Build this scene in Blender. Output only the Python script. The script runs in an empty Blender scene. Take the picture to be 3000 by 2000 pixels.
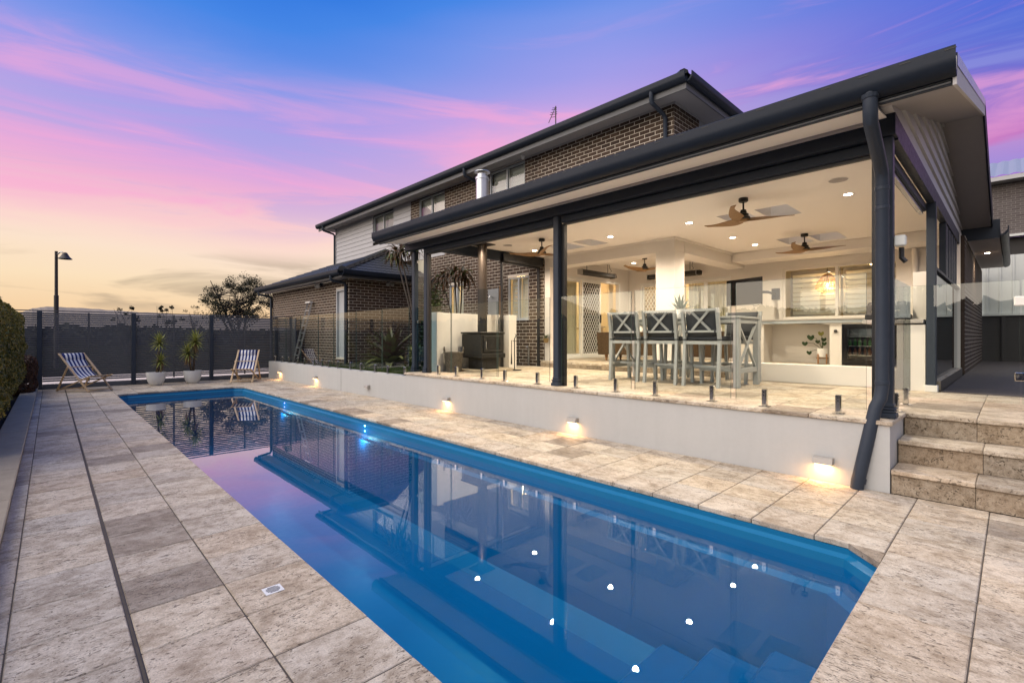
import bpy, bmesh, math, random
from mathutils import Vector, Matrix, noise as mnoise
R = math.radians
random.seed(7)
S = bpy.context.scene
COL = S.collection

# ------------------------------------------------------------------ camera
H = 1.34
cam_d = bpy.data.cameras.new('camera')
cam_d.lens = 16.92; cam_d.sensor_width = 36; cam_d.shift_y = -0.0047
cam_d.clip_start = 0.05; cam_d.clip_end = 8000
cam = bpy.data.objects.new('camera', cam_d); COL.objects.link(cam)
cam.location = (0, 0, H); cam.rotation_euler = (R(90), 0, R(46.2))
S.camera = cam

# ------------------------------------------------------------------ sky
W = bpy.data.worlds.new('World'); S.world = W; W.use_nodes = True
wn = W.node_tree.nodes; wl = W.node_tree.links
for n in list(wn): wn.remove(n)
def s2l(c):
    return tuple((v/12.92 if v <= .04045 else ((v+.055)/1.055)**2.4) for v in [x/255 for x in c]) + (1,)
def WN(t, **k):
    n = wn.new(t)
    for a, b in k.items(): setattr(n, a, b)
    return n
def wm(op, a, b=None, c=None):
    n = WN('ShaderNodeMath', operation=op)
    for i, v in enumerate((a, b, c)):
        if v is None: continue
        if isinstance(v, (int, float)): n.inputs[i].default_value = v
        else: wl.new(v, n.inputs[i])
    return n.outputs[0]
def wmix(f, a, b):
    n = WN('ShaderNodeMix', data_type='RGBA')
    for s, v in ((n.inputs[0], f), (n.inputs[6], a), (n.inputs[7], b)):
        if isinstance(v, (int, float)): s.default_value = v
        elif isinstance(v, tuple): s.default_value = v
        else: wl.new(v, s)
    return n.outputs[2]
def wramp(f, stops):
    n = WN('ShaderNodeValToRGB'); wl.new(f, n.inputs[0]); e = n.color_ramp.elements
    while len(e) < len(stops): e.new(.5)
    for el, (p, c) in zip(e, stops): el.position = p; el.color = c
    return n.outputs[0]
tc = WN('ShaderNodeTexCoord'); sep = WN('ShaderNodeSeparateXYZ'); wl.new(tc.outputs['Generated'], sep.inputs[0])
dx, dy, dz = sep.outputs
ez = wm('MAXIMUM', dz, 0.0)
den = wm('ADD', ez, 0.16)
comb = WN('ShaderNodeCombineXYZ'); wl.new(wm('DIVIDE', dx, den), comb.inputs[0]); wl.new(wm('DIVIDE', dy, den), comb.inputs[1])
mp = WN('ShaderNodeMapping'); mp.inputs['Scale'].default_value = (1.15, 1.15, 8.5); mp.inputs['Rotation'].default_value = (R(5), R(-4), 0); mp.inputs['Location'].default_value = (.2, .1, .35)
wl.new(tc.outputs['Generated'], mp.inputs[0])
def wnoise(scale, det, rough, vec, dist=0.0):
    n = WN('ShaderNodeTexNoise'); n.inputs['Scale'].default_value = scale; n.inputs['Detail'].default_value = det
    n.inputs['Roughness'].default_value = rough; n.inputs['Distortion'].default_value = dist; wl.new(vec, n.inputs['Vector']); return n.outputs[0]
n1 = wnoise(.9, 2, .5, mp.outputs[0], .2)
n2 = wnoise(1.7, 7, .58, mp.outputs[0], .9)
# angle from the afterglow (left of the house, low)
sunward = wm('ADD', wm('MULTIPLY', dx, -.93), wm('MULTIPLY', dy, .37))          # 1 towards the glow, -1 away
right = wm('ADD', wm('MULTIPLY', dx, .37), wm('MULTIPLY', dy, .93))              # how far to the right of the glow
ro = WN('ShaderNodeMapRange', interpolation_type='SMOOTHSTEP'); ro.inputs[1].default_value = -.1; ro.inputs[2].default_value = .5; ro.inputs[4].default_value = .105; wl.new(right, ro.inputs[0])
el = wm('SUBTRACT', wm('SUBTRACT', ez, wm('MULTIPLY', wm('SUBTRACT', n1, .53), .10)), ro.outputs[0])
west = wramp(el, [(0.0, s2l((240, 198, 150))), (.05, s2l((246, 208, 162))), (.10, s2l((252, 226, 190))), (.138, s2l((252, 227, 205))), (.176, s2l((252, 215, 207))), (.214, s2l((247, 197, 208))), (.25, s2l((238, 178, 213))), (.29, s2l((222, 170, 221))),
                  (.335, s2l((198, 164, 228))), (.387, s2l((158, 157, 233))), (.447, s2l((121, 150, 233))), (.50, s2l((72, 135, 230))), (.56, s2l((36, 115, 222))), (.64, s2l((20, 102, 214))), (1.0, s2l((70, 118, 196)))])
east = wramp(el, [(0.0, s2l((190, 150, 200))), (.10, s2l((158, 124, 210))), (.155, s2l((168, 118, 205))), (.183, s2l((200, 120, 194))), (.21, s2l((164, 112, 201))), (.24, s2l((112, 106, 207))), (.29, s2l((44, 102, 213))), (.34, s2l((8, 97, 215))), (.5, s2l((10, 96, 212))), (1.0, s2l((70, 118, 196)))])
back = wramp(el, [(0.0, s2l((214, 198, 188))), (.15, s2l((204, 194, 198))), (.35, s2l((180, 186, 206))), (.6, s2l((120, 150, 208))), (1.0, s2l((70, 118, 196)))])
def sstep(v, a, b):
    n = WN('ShaderNodeMapRange', interpolation_type='SMOOTHSTEP'); n.inputs[1].default_value = a; n.inputs[2].default_value = b; wl.new(v, n.inputs[0]); return n.outputs[0]
base = wmix(sstep(right, .45, .95), west, east)
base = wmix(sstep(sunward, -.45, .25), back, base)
# pink streaks
def band(v, a, b, c, d):
    m1 = WN('ShaderNodeMapRange', interpolation_type='SMOOTHSTEP'); m1.inputs[1].default_value = a; m1.inputs[2].default_value = b; wl.new(v, m1.inputs[0])
    m2 = WN('ShaderNodeMapRange', interpolation_type='SMOOTHSTEP'); m2.inputs[1].default_value = c; m2.inputs[2].default_value = d; m2.inputs[3].default_value = 1; m2.inputs[4].default_value = 0; wl.new(v, m2.inputs[0])
    return wm('MULTIPLY', m1.outputs[0], m2.outputs[0])
stre = band(n2, .49, .66, 2, 3)
pinkf = wm('MULTIPLY', wm('MULTIPLY', stre, band(el, .14, .22, .34, .48)), .55)
base = wmix(pinkf, base, s2l((250, 170, 214)))
bluef = wm('MULTIPLY', wm('MULTIPLY', band(n2, -2, -1, .38, .52), band(ez, .15, .24, .36, .5)), .38)
base = wmix(bluef, base, s2l((158, 168, 232)))
mp2 = WN('ShaderNodeMapping'); mp2.inputs['Scale'].default_value = (2.6, 2.6, 17); mp2.inputs['Location'].default_value = (.9, .3, 0.55); wl.new(tc.outputs['Generated'], mp2.inputs[0])
n3 = wnoise(1.25, 5, .52, mp2.outputs[0], .5)
greyf = wm('MULTIPLY', wm('MULTIPLY', band(n3, .47, .6, 2, 3), band(ez, .03, .06, .12, .16)), .62)
base = wmix(greyf, base, s2l((168, 150, 130)))
below = wm('LESS_THAN', dz, -.002)
base = wmix(below, base, (.12, .10, .085, 1))
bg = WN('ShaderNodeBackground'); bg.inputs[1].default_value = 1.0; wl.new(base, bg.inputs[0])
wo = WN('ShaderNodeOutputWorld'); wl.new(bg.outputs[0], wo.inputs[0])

# ------------------------------------------------------------------ sun (the last soft light of the dusk sky)
sl = bpy.data.lights.new('sun', 'SUN'); sl.energy = 4.4; sl.angle = R(85); sl.color = (1.0, .88, .71)
sun = bpy.data.objects.new('sun', sl); COL.objects.link(sun)
sd = Vector((-.25, -.75, .72)).normalized()
sun.rotation_euler = sd.to_track_quat('Z', 'Y').to_euler(); sun.location = (0, 0, 30)

S.view_settings.view_transform = 'Standard'; S.view_settings.look = 'None'
S.view_settings.exposure = 0.0; S.view_settings.gamma = 1.0; S.view_settings.use_curve_mapping = False
S.render.engine = 'CYCLES'
S.cycles.max_bounces = 10; S.cycles.diffuse_bounces = 4; S.cycles.glossy_bounces = 5; S.cycles.transparent_max_bounces = 24
S.cycles.transmission_bounces = 6; S.cycles.caustics_reflective = False; S.cycles.caustics_refractive = False
S.cycles.sample_clamp_indirect = 6.0

# ------------------------------------------------------------------ materials
MATS = {}
class NT:
    def __init__(s, name):
        s.m = bpy.data.materials.new(name); s.m.use_nodes = True; s.n = s.m.node_tree.nodes; s.l = s.m.node_tree.links
        for x in list(s.n): s.n.remove(x)
        s.out = s.n.new('ShaderNodeOutputMaterial')
    def new(s, t, **k):
        n = s.n.new(t)
        for a, b in k.items(): setattr(n, a, b)
        return n
    def put(s, sock, v):
        if v is None: return
        if hasattr(v, 'is_output') or isinstance(v, bpy.types.NodeSocket): s.l.new(v, sock)
        else:
            if isinstance(v, tuple) and len(v) == 3 and sock.type == 'RGBA': v = v + (1,)
            sock.default_value = v
    def math(s, op, a, b=None, c=None, clamp=False):
        n = s.new('ShaderNodeMath', operation=op, use_clamp=clamp)
        for i, v in enumerate((a, b, c)): s.put(n.inputs[i], v)
        return n.outputs[0]
    def mix(s, f, a, b, bt='MIX'):
        n = s.new('ShaderNodeMix', data_type='RGBA', blend_type=bt)
        s.put(n.inputs[0], f); s.put(n.inputs[6], a); s.put(n.inputs[7], b); return n.outputs[2]
    def noise(s, vec, scale, det=3, rough=.5, dist=0.):
        n = s.new('ShaderNodeTexNoise'); s.put(n.inputs['Vector'], vec); n.inputs['Scale'].default_value = scale
        n.inputs['Detail'].default_value = det; n.inputs['Roughness'].default_value = rough; n.inputs['Distortion'].default_value = dist
        return n.outputs[0]
    def rng(s, v, a, b, c=0., d=1.):
        n = s.new('ShaderNodeMapRange'); s.put(n.inputs[0], v)
        for i, x in enumerate((a, b, c, d)): n.inputs[i+1].default_value = x
        return n.outputs[0]
    def ramp(s, f, stops):
        n = s.new('ShaderNodeValToRGB'); s.put(n.inputs[0], f); e = n.color_ramp.elements
        while len(e) < len(stops): e.new(.5)
        for x, (p, c) in zip(e, stops): x.position = p; x.color = c if len(c) == 4 else c + (1,)
        return n.outputs[0]
    def pos(s): return s.new('ShaderNodeNewGeometry').outputs['Position']
    def objc(s): return s.new('ShaderNodeTexCoord').outputs['Object']
    def map(s, vec, scale=(1, 1, 1), rot=(0, 0, 0), loc=None):
        n = s.new('ShaderNodeMapping'); s.put(n.inputs[0], vec); n.inputs['Scale'].default_value = scale; n.inputs['Rotation'].default_value = rot
        if loc is not None: s.put(n.inputs['Location'], loc)
        return n.outputs[0]
    def rnd(s):                              # one value per separate piece, whether it is an object or an island of a joined mesh
        a = s.new('ShaderNodeObjectInfo').outputs['Random']; b = s.new('ShaderNodeNewGeometry').outputs['Random Per Island']
        return s.math('FRACT', s.math('ADD', a, b))
    def bump(s, h, strength=.3, dist=.01):
        n = s.new('ShaderNodeBump'); s.put(n.inputs['Height'], h); n.inputs['Strength'].default_value = strength; n.inputs['Distance'].default_value = dist
        return n.outputs[0]
    def bsdf(s, col, rough=.5, metal=0., bump=None, spec=.5, **k):
        p = s.new('ShaderNodeBsdfPrincipled'); s.put(p.inputs['Base Color'], col); s.put(p.inputs['Roughness'], rough); s.put(p.inputs['Metallic'], metal)
        p.inputs['Specular IOR Level'].default_value = spec
        if bump is not None: s.put(p.inputs['Normal'], bump)
        for a, b in k.items(): s.put(p.inputs[a.replace('_', ' ')], b)
        return p.outputs[0]
    def done(s, sh):
        s.l.new(sh, s.out.inputs[0]); MATS[s.m.name] = s.m; return s.m

def plain(name, col, rough=.5, metal=0., var=.12, scale=6., bumps=.0, bscale=60., spec=.4):
    t = NT(name); p = t.pos()
    n = t.noise(p, scale, 4, .6); n2 = t.noise(p, scale*9, 2, .5)
    f = t.math('ADD', t.math('MULTIPLY', t.math('SUBTRACT', n, .5), var*2), t.math('MULTIPLY', t.math('SUBTRACT', n2, .5), var))
    g = t.math('ADD', f, 1.0); cb = t.new('ShaderNodeCombineColor')
    for i in range(3): t.l.new(g, cb.inputs[i])
    c = t.mix(1.0, col, cb.outputs[0], 'MULTIPLY')
    b = t.bump(t.noise(p, bscale, 3, .6), bumps, .004) if bumps else None
    r = t.rng(n2, .3, .7, max(0, rough-.06), min(1, rough+.06))
    return t.done(t.bsdf(c, r, metal, b, spec))

def m_travertine(name, grain, dark=0.0):
    t = NT(name); p = t.pos(); rv = t.rnd()
    off = t.new('ShaderNodeCombineXYZ'); t.put(off.inputs[0], t.math('MULTIPLY', rv, 37.)); t.put(off.inputs[1], t.math('MULTIPLY', rv, 91.)); t.put(off.inputs[2], t.math('MULTIPLY', rv, 11.))
    v = t.new('ShaderNodeVectorMath', operation='ADD'); t.l.new(p, v.inputs[0]); t.l.new(off.outputs[0], v.inputs[1]); v = v.outputs[0]
    st = {'y': (1.4, 1, 1.4), 'x': (1, 1.4, 1.4), 'v': (2, 2, 2)}[grain]
    g = t.map(v, st)
    big = t.noise(g, 3.4, 6, .66, .35); mid = t.noise(g, 15, 5, .68, .25); fine = t.noise(v, 130, 2, .6)
    col = t.ramp(t.math('ADD', t.math('MULTIPLY', big, .55), t.math('MULTIPLY', mid, .45)),
                 [(.32, (.25, .205, .155)), (.42, (.38, .325, .265)), (.50, (.50, .445, .38)), (.58, (.61, .56, .495)), (.70, (.47, .44, .40))])
    tone = t.ramp(rv, [(0., (.60, .58, .57)), (.07, (.62, .60, .59)), (.12, (.86, .86, .87)), (.35, (1.02, 1.0, .97)), (.55, (.92, .94, .97)), (.72, (1.08, 1.05, 1.0)), (.86, (.97, .91, .84)), (1., (1.04, 1.03, 1.03))])
    col = t.mix(1., col, tone, 'MULTIPLY')
    sp = t.rng(fine, .35, .65, .86, 1.12); cb = t.new('ShaderNodeCombineColor')
    for i in range(3): t.l.new(sp, cb.inputs[i])
    col = t.mix(1., col, cb.outputs[0], 'MULTIPLY')
    # pits: elongated voids, clustered
    pv = t.map(v, {'y': (2.6, 1, 1), 'x': (1, 2.6, 1), 'v': (1.4, 1.4, 1.4)}[grain])
    pn = t.noise(pv, 26, 3, .6, 1.4); cl = t.noise(v, 3.5, 3, .5)
    thr = t.math('SUBTRACT', .70, t.math('MULTIPLY', cl, .22))
    pit = t.math('MULTIPLY', t.math('SUBTRACT', pn, thr), 18., clamp=True)
    col = t.mix(t.math('MULTIPLY', pit, .8), col, (.105, .085, .07))
    col = t.mix(1., col, (1.03, 1.0, .93), 'MULTIPLY')
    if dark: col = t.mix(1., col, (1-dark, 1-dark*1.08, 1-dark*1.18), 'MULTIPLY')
    h = t.math('SUBTRACT', t.math('MULTIPLY', mid, .25), pit)
    return t.done(t.bsdf(col, t.rng(mid, .3, .7, .5, .72), 0, t.bump(h, .55, .006), .16))

def m_brick(name, cols):
    t = NT(name); p = t.pos(); rv = t.rnd()
    c = t.ramp(rv, [(i/(len(cols)-1), x) for i, x in enumerate(cols)])
    n = t.noise(p, 16, 4, .6); f = t.rng(n, .25, .75, .8, 1.2); cb = t.new('ShaderNodeCombineColor')
    for i in range(3): t.l.new(f, cb.inputs[i])
    c = t.mix(1., c, cb.outputs[0], 'MULTIPLY')
    return t.done(t.bsdf(c, .8, 0, t.bump(t.noise(p, 90, 3, .6), .4, .004), .25))

def m_glass(name, tint=(.90, .95, .93), ior=1.5, rough=0.0):
    t = NT(name); fr = t.new('ShaderNodeFresnel'); fr.inputs[0].default_value = ior
    tr = t.new('ShaderNodeBsdfTransparent'); t.put(tr.inputs[0], tint); gl = t.new('ShaderNodeBsdfGlossy'); gl.inputs['Roughness'].default_value = rough
    bf = t.new('ShaderNodeNewGeometry').outputs['Backfacing']                 # the far face of a pane only lets light through
    f2 = t.math('DIVIDE', t.math('MULTIPLY', fr.outputs[0], 2.), t.math('ADD', fr.outputs[0], 1.))      # both surfaces of the pane
    f = t.math('MULTIPLY', f2, t.math('SUBTRACT', 1., bf))
    mx = t.new('ShaderNodeMixShader'); t.l.new(f, mx.inputs[0]); t.l.new(tr.outputs[0], mx.inputs[1]); t.l.new(gl.outputs[0], mx.inputs[2])
    return t.done(mx.outputs[0])

def m_emit(name, col, k):
    t = NT(name); e = t.new('ShaderNodeEmission'); t.put(e.inputs[0], col); e.inputs[1].default_value = k; return t.done(e.outputs[0])

def m_leaf(name, cols, rough=.5, trans=.25, scale=3.):
    t = NT(name); rv = t.rnd(); n = t.noise(t.pos(), scale, 3, .6)
    c = t.ramp(t.math('ADD', t.math('MULTIPLY', rv, .6), t.math('MULTIPLY', n, .4)), [(.12 + .76*i/(len(cols)-1), x) for i, x in enumerate(cols)])
    a = t.bsdf(c, rough, 0, None, .4); b = t.new('ShaderNodeBsdfTranslucent'); t.l.new(c, b.inputs[0])
    mx = t.new('ShaderNodeMixShader'); mx.inputs[0].default_value = trans; t.l.new(a, mx.inputs[1]); t.l.new(b.outputs[0], mx.inputs[2])
    return t.done(mx.outputs[0])

def m_wood(name, c1, c2, axis=0, scale=1., rough=.45):
    t = NT(name); sc = [22., 22., 22.]; sc[axis] = 1.6
    v = t.map(t.objc(), tuple(x*scale for x in sc)); n = t.noise(v, 1.4, 5, .62, 1.2); n2 = t.noise(v, 5, 3, .5)
    c = t.mix(t.rng(t.math('ADD', t.math('MULTIPLY', n, .7), t.math('MULTIPLY', n2, .3)), .32, .68), c1, c2)
    return t.done(t.bsdf(c, rough, 0, t.bump(n, .15, .003), .4))

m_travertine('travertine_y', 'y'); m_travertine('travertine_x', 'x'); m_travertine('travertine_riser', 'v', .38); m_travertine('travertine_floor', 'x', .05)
plain('grout', (.085, .07, .056), .9, var=.3, scale=20, bumps=.5)
plain('render_cream', (.72, .69, .65), .75, var=.04, scale=1.5, bumps=.2, bscale=120)
plain('ceiling_white', (.80, .77, .73), .8, var=.015, scale=1.)
plain('steel_dark', (.022, .029, .042), .45, .0, var=.10, scale=3, spec=.16)
plain('gutter_dark', (.016, .022, .034), .42, .0, var=.2, scale=4, spec=.16)
plain('fascia_grey', (.10, .105, .11), .5, var=.1)
plain('soffit_grey', (.36, .34, .335), .8, var=.03)
plain('black_paint', (.012, .012, .013), .45, var=.2)
plain('cast_iron', (.018, .017, .016), .55, var=.3, bumps=.3, bscale=200)
plain('chrome', (.62, .62, .60), .12, 1., var=.04)
plain('brushed_steel', (.45, .45, .44), .32, 1., var=.08)
plain('galvanised', (.58, .60, .62), .38, .85, var=.15, scale=9)
plain('aluminium_white', (.72, .72, .70), .4, var=.03)
plain('window_frame_grey', (.42, .44, .46), .4, var=.05)
plain('mortar', (.62, .56, .47), .9, var=.12, scale=20)
plain('mortar_grey', (.22, .205, .19), .9, var=.12, scale=20)
m_brick('brick_brown', [(.052, .034, .024), (.073, .049, .034), (.092, .062, .043), (.062, .042, .032), (.082, .053, .036), (.044, .030, .023)])
m_brick('brick_grey', [(.10, .085, .08), (.12, .105, .10), (.085, .07, .068)])
plain('weatherboard', (.42, .42, .43), .6, var=.03)
plain('weatherboard_white', (.52, .51, .50), .6, var=.03)
plain('fence_slat', (.10, .106, .118), .5, var=.12, scale=5, spec=.2)
plain('fence_post', (.034, .044, .062), .45, var=.15, scale=5, spec=.2)
plain('roof_tile', (.040, .044, .052), .48, var=.18, scale=14)
plain('roof_metal', (.30, .31, .32), .4, .3, var=.08)
plain('soil', (.03, .024, .018), .95, var=.4, scale=9, bumps=.6)
plain('kerb_stone', (.40, .335, .25), .85, var=.22, scale=5, bumps=.5, bscale=80, spec=.1)
plain('footpath_concrete', (.55, .48, .42), .85, var=.1, scale=2)
plain('ground_dirt', (.014, .015, .009), .95, var=.35, scale=.3, spec=0.)
plain('dark_decking', (.075, .062, .055), .6, var=.2, scale=5)
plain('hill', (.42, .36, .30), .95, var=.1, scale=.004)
plain('pot_white', (.66, .66, .64), .7, var=.12, scale=6, bumps=.3, bscale=120)
plain('pot_gloss', (.75, .74, .72), .35, var=.03)
plain('stool_paint', (.36, .378, .375), .5, var=.06, scale=8)
plain('cushion', (.052, .056, .062), .9, var=.14, scale=30, bumps=.5, bscale=500)
plain('cushion_light', (.66, .63, .60), .9, var=.06, scale=8, bumps=.3, bscale=300)
plain('tv_black', (.006, .006, .007), .12, var=.1)
plain('bench_blue', (.34, .38, .41), .4, var=.05)
plain('granite', (.38, .36, .34), .35, var=.5, scale=60)
plain('colorbond', (.56, .58, .55), .5, .0, var=.06)
plain('retaining_dark', (.030, .028, .026), .7, var=.2)
plain('outlet_plastic', (.70, .73, .70), .45, var=.03)
plain('drain_white', (.80, .80, .78), .4, var=.04)
plain('curtain', (.74, .66, .50), .9, var=.05, scale=5)
plain('shutter_white', (.78, .74, .66), .5, var=.02)
plain('room_wall', (.74, .66, .52), .8, var=.02)
plain('room_floor', (.35, .27, .18), .6, var=.1)
plain('light_housing', (.40, .38, .35), .45, .2, var=.05)
plain('shower_slab', (.33, .34, .34), .6, var=.15)
plain('yucca_trunk', (.10, .075, .055), .9, var=.35, scale=40, bumps=.6)
plain('dry_leaf', (.26, .17, .075), .8, var=.35, scale=30)
plain('bark', (.045, .036, .028), .9, var=.3, scale=20)
plain('lamp_post_paint', (.035, .030, .028), .5, var=.2)
plain('glass_bottle', (.03, .10, .03), .1, var=.4, scale=20)
plain('amber_bottle', (.10, .035, .012), .12, var=.4, scale=20)
plain('fallen_leaf', (.20, .13, .045), .8, var=.3, scale=60)
plain('neighbour_steel', (.46, .47, .49), .4, .4, var=.05)
plain('pink_candle', (.75, .30, .25), .6, var=.05)
m_wood('deck_chair_wood', (.42, .28, .15), (.62, .46, .28)); m_wood('fan_wood', (.20, .105, .035), (.30, .17, .062), 0); m_wood('stand_wood', (.25, .12, .05), (.36, .19, .08), 2)
m_leaf('hedge_leaf', [(.045, .052, .012), (.10, .11, .024), (.18, .17, .036), (.36, .27, .05), (.24, .17, .04)], .5, .2, 5)
m_leaf('hedge_leaf_red', [(.020, .014, .008), (.05, .026, .012), (.09, .036, .016), (.13, .05, .022)], .5, .2, 5)
m_leaf('yucca_leaf', [(.11, .14, .03), (.19, .22, .05), (.29, .30, .08), (.36, .33, .11)], .4, .15)
m_leaf('bromeliad_leaf', [(.050, .022, .018), (.085, .045, .03), (.08, .085, .034), (.14, .15, .05)], .3, .12, 2)
m_leaf('bromeliad_outer', [(.10, .12, .035), (.17, .19, .06), (.24, .24, .09)], .35, .12)
m_leaf('cordyline_leaf', [(.03, .034, .016), (.06, .05, .024), (.11, .055, .024), (.22, .09, .03)], .4, .2)
m_leaf('cordyline_green', [(.05, .075, .018), (.10, .13, .03), (.14, .16, .04)], .4, .25)
m_leaf('shrub_leaf', [(.025, .040, .012), (.05, .075, .02), (.085, .11, .03), (.13, .15, .05)], .35, .25)
m_leaf('tree_leaf', [(.018, .020, .008), (.032, .034, .012), (.05, .048, .018)], .5, .3)
m_leaf('agave_leaf', [(.05, .085, .065), (.08, .13, .10), (.11, .16, .13)], .5, .1)
m_leaf('monstera_leaf', [(.018, .045, .012), (.035, .075, .02)], .35, .15)
m_leaf('monstera_young', [(.26, .26, .06), (.32, .30, .09)], .4, .3)
m_leaf('grass_leaf', [(.03, .055, .012), (.055, .09, .02), (.09, .12, .03)], .6, .25)
m_leaf('wood_mass', [(.018, .020, .014), (.028, .030, .02)], .8, .1)
m_glass('glass_clear', (.955, .985, .97)); m_glass('window_glass', (.92, .95, .95)); m_glass('glass_teal', (.55, .72, .78)); m_glass('fly_screen', (.13, .12, .11), 1.2, .3); m_glass('fly_screen_light', (.5, .48, .44), 1.2, .3)
m_emit('downlight_glow', (1., .86, .68), 60.); m_emit('wall_light_glow', (1., .62, .26), 7.); m_emit('bulb_glow', (1., .66, .28), 30.); m_emit('pool_led', (.25, .9, 1.), 9.); m_emit('pool_led_blue', (.2, .25, 1.), 6.); m_emit('fridge_led', (1., .93, .78), 3.)

# striped canvas: stripes across the width of the sling (local y)
t = NT('striped_canvas'); sx = t.new('ShaderNodeSeparateXYZ'); t.l.new(t.objc(), sx.inputs[0])
fr = t.math('FRACT', t.math('ADD', t.math('MULTIPLY', sx.outputs[1], 11.2), .25)); st = t.math('GREATER_THAN', fr, .5)
c = t.mix(st, (.72, .72, .74), (.018, .032, .15)); t.done(t.bsdf(c, .85, 0, t.bump(t.noise(t.objc(), 600, 2, .5), .2, .002), .2))
# wicker weave
def m_wicker(name, c1, c2, sc=55):
    t = NT(name); w = t.new('ShaderNodeTexWave', wave_type='BANDS', bands_direction='Z'); t.l.new(t.objc(), w.inputs[0]); w.inputs['Scale'].default_value = sc*.35; w.inputs['Distortion'].default_value = 1.5; w.inputs['Detail'].default_value = 1
    br = t.noise(t.map(t.objc(), (1, 1, 2.2)), sc, 2, .5); h = t.math('MULTIPLY', w.outputs[1], t.rng(br, .3, .6))
    t.done(t.bsdf(t.mix(h, c1, c2), .7, 0, t.bump(h, .7, .01), .3))
m_wicker('wicker_brown', (.05, .030, .014), (.17, .105, .052)); m_wicker('wicker_grey', (.06, .05, .04), (.24, .21, .17), 40)
# painted brickwork (white bagged bricks) - only shallow relief
t = NT('painted_brick'); bt = t.new('ShaderNodeTexBrick'); co = t.pos(); se = t.new('ShaderNodeSeparateXYZ'); t.l.new(co, se.inputs[0])
cb = t.new('ShaderNodeCombineXYZ'); t.l.new(t.math('ADD', se.outputs[0], se.outputs[1]), cb.inputs[0]); t.l.new(se.outputs[2], cb.inputs[1]); t.l.new(cb.outputs[0], bt.inputs[0])
bt.inputs['Scale'].default_value = 1; bt.inputs['Brick Width'].default_value = .24; bt.inputs['Row Height'].default_value = .086; bt.inputs['Mortar Size'].default_value = .006; bt.inputs['Mortar Smooth'].default_value = .6
nn = t.noise(co, 40, 3, .6); t.done(t.bsdf((.70, .67, .63), .7, 0, t.bump(t.math('SUBTRACT', t.math('MULTIPLY', nn, .5), bt.outputs['Fac']), .35, .006), .3))
# pool shell and water
plain('pool_shell', (.003, .155, .33), .4, var=.10, scale=1.3)
t = NT('pool_water'); lw = t.new('ShaderNodeLayerWeight'); lw.inputs[0].default_value = .5
fac = t.ramp(lw.outputs['Facing'], [(0., (.03,)*3), (.40, (.03,)*3), (.50, (.055,)*3), (.58, (.085,)*3), (.66, (.19,)*3), (.76, (.44,)*3), (.86, (.74,)*3), (1., (.97,)*3)])
bn = t.bump(t.noise(t.map(t.pos(), (1, 1, 1)), 2.2, 3, .5), .012, .02)
tr = t.new('ShaderNodeBsdfTransparent'); t.put(tr.inputs[0], (.40, .88, .985)); gl = t.new('ShaderNodeBsdfGlossy'); gl.inputs['Roughness'].default_value = .0; gl.inputs[0].default_value = (.96, .97, 1, 1); t.l.new(bn, gl.inputs['Normal'])
mx = t.new('ShaderNodeMixShader'); t.l.new(fac, mx.inputs[0]); t.l.new(tr.outputs[0], mx.inputs[1]); t.l.new(gl.outputs[0], mx.inputs[2]); t.done(mx.outputs[0])

plain('glass_edge', (.06, .095, .085), .15, var=.05)
# render: float marks and faint runs
t = NT('render_white'); p = t.pos(); a = t.noise(p, 1.1, 5, .65); b = t.noise(t.map(p, (9, 9, .8)), 1., 4, .6); c = t.noise(p, 22, 3, .6)
f = t.math('ADD', t.math('ADD', t.math('MULTIPLY', a, .16), t.math('MULTIPLY', b, .10)), t.math('ADD', t.math('MULTIPLY', c, .06), .84)); cb = t.new('ShaderNodeCombineColor')
for i in range(3): t.l.new(f, cb.inputs[i])
t.done(t.bsdf(t.mix(1., (.475, .48, .47), cb.outputs[0], 'MULTIPLY'), .8, 0, t.bump(t.math('ADD', t.noise(p, 150, 3, .6), t.math('MULTIPLY', c, .8)), .3, .004), .25))
plain('flue_bronze', (.085, .070, .060), .42, .7, var=.2, scale=30)
plain('rattan', (.50, .27, .08), .6, var=.15, scale=30)

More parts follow.
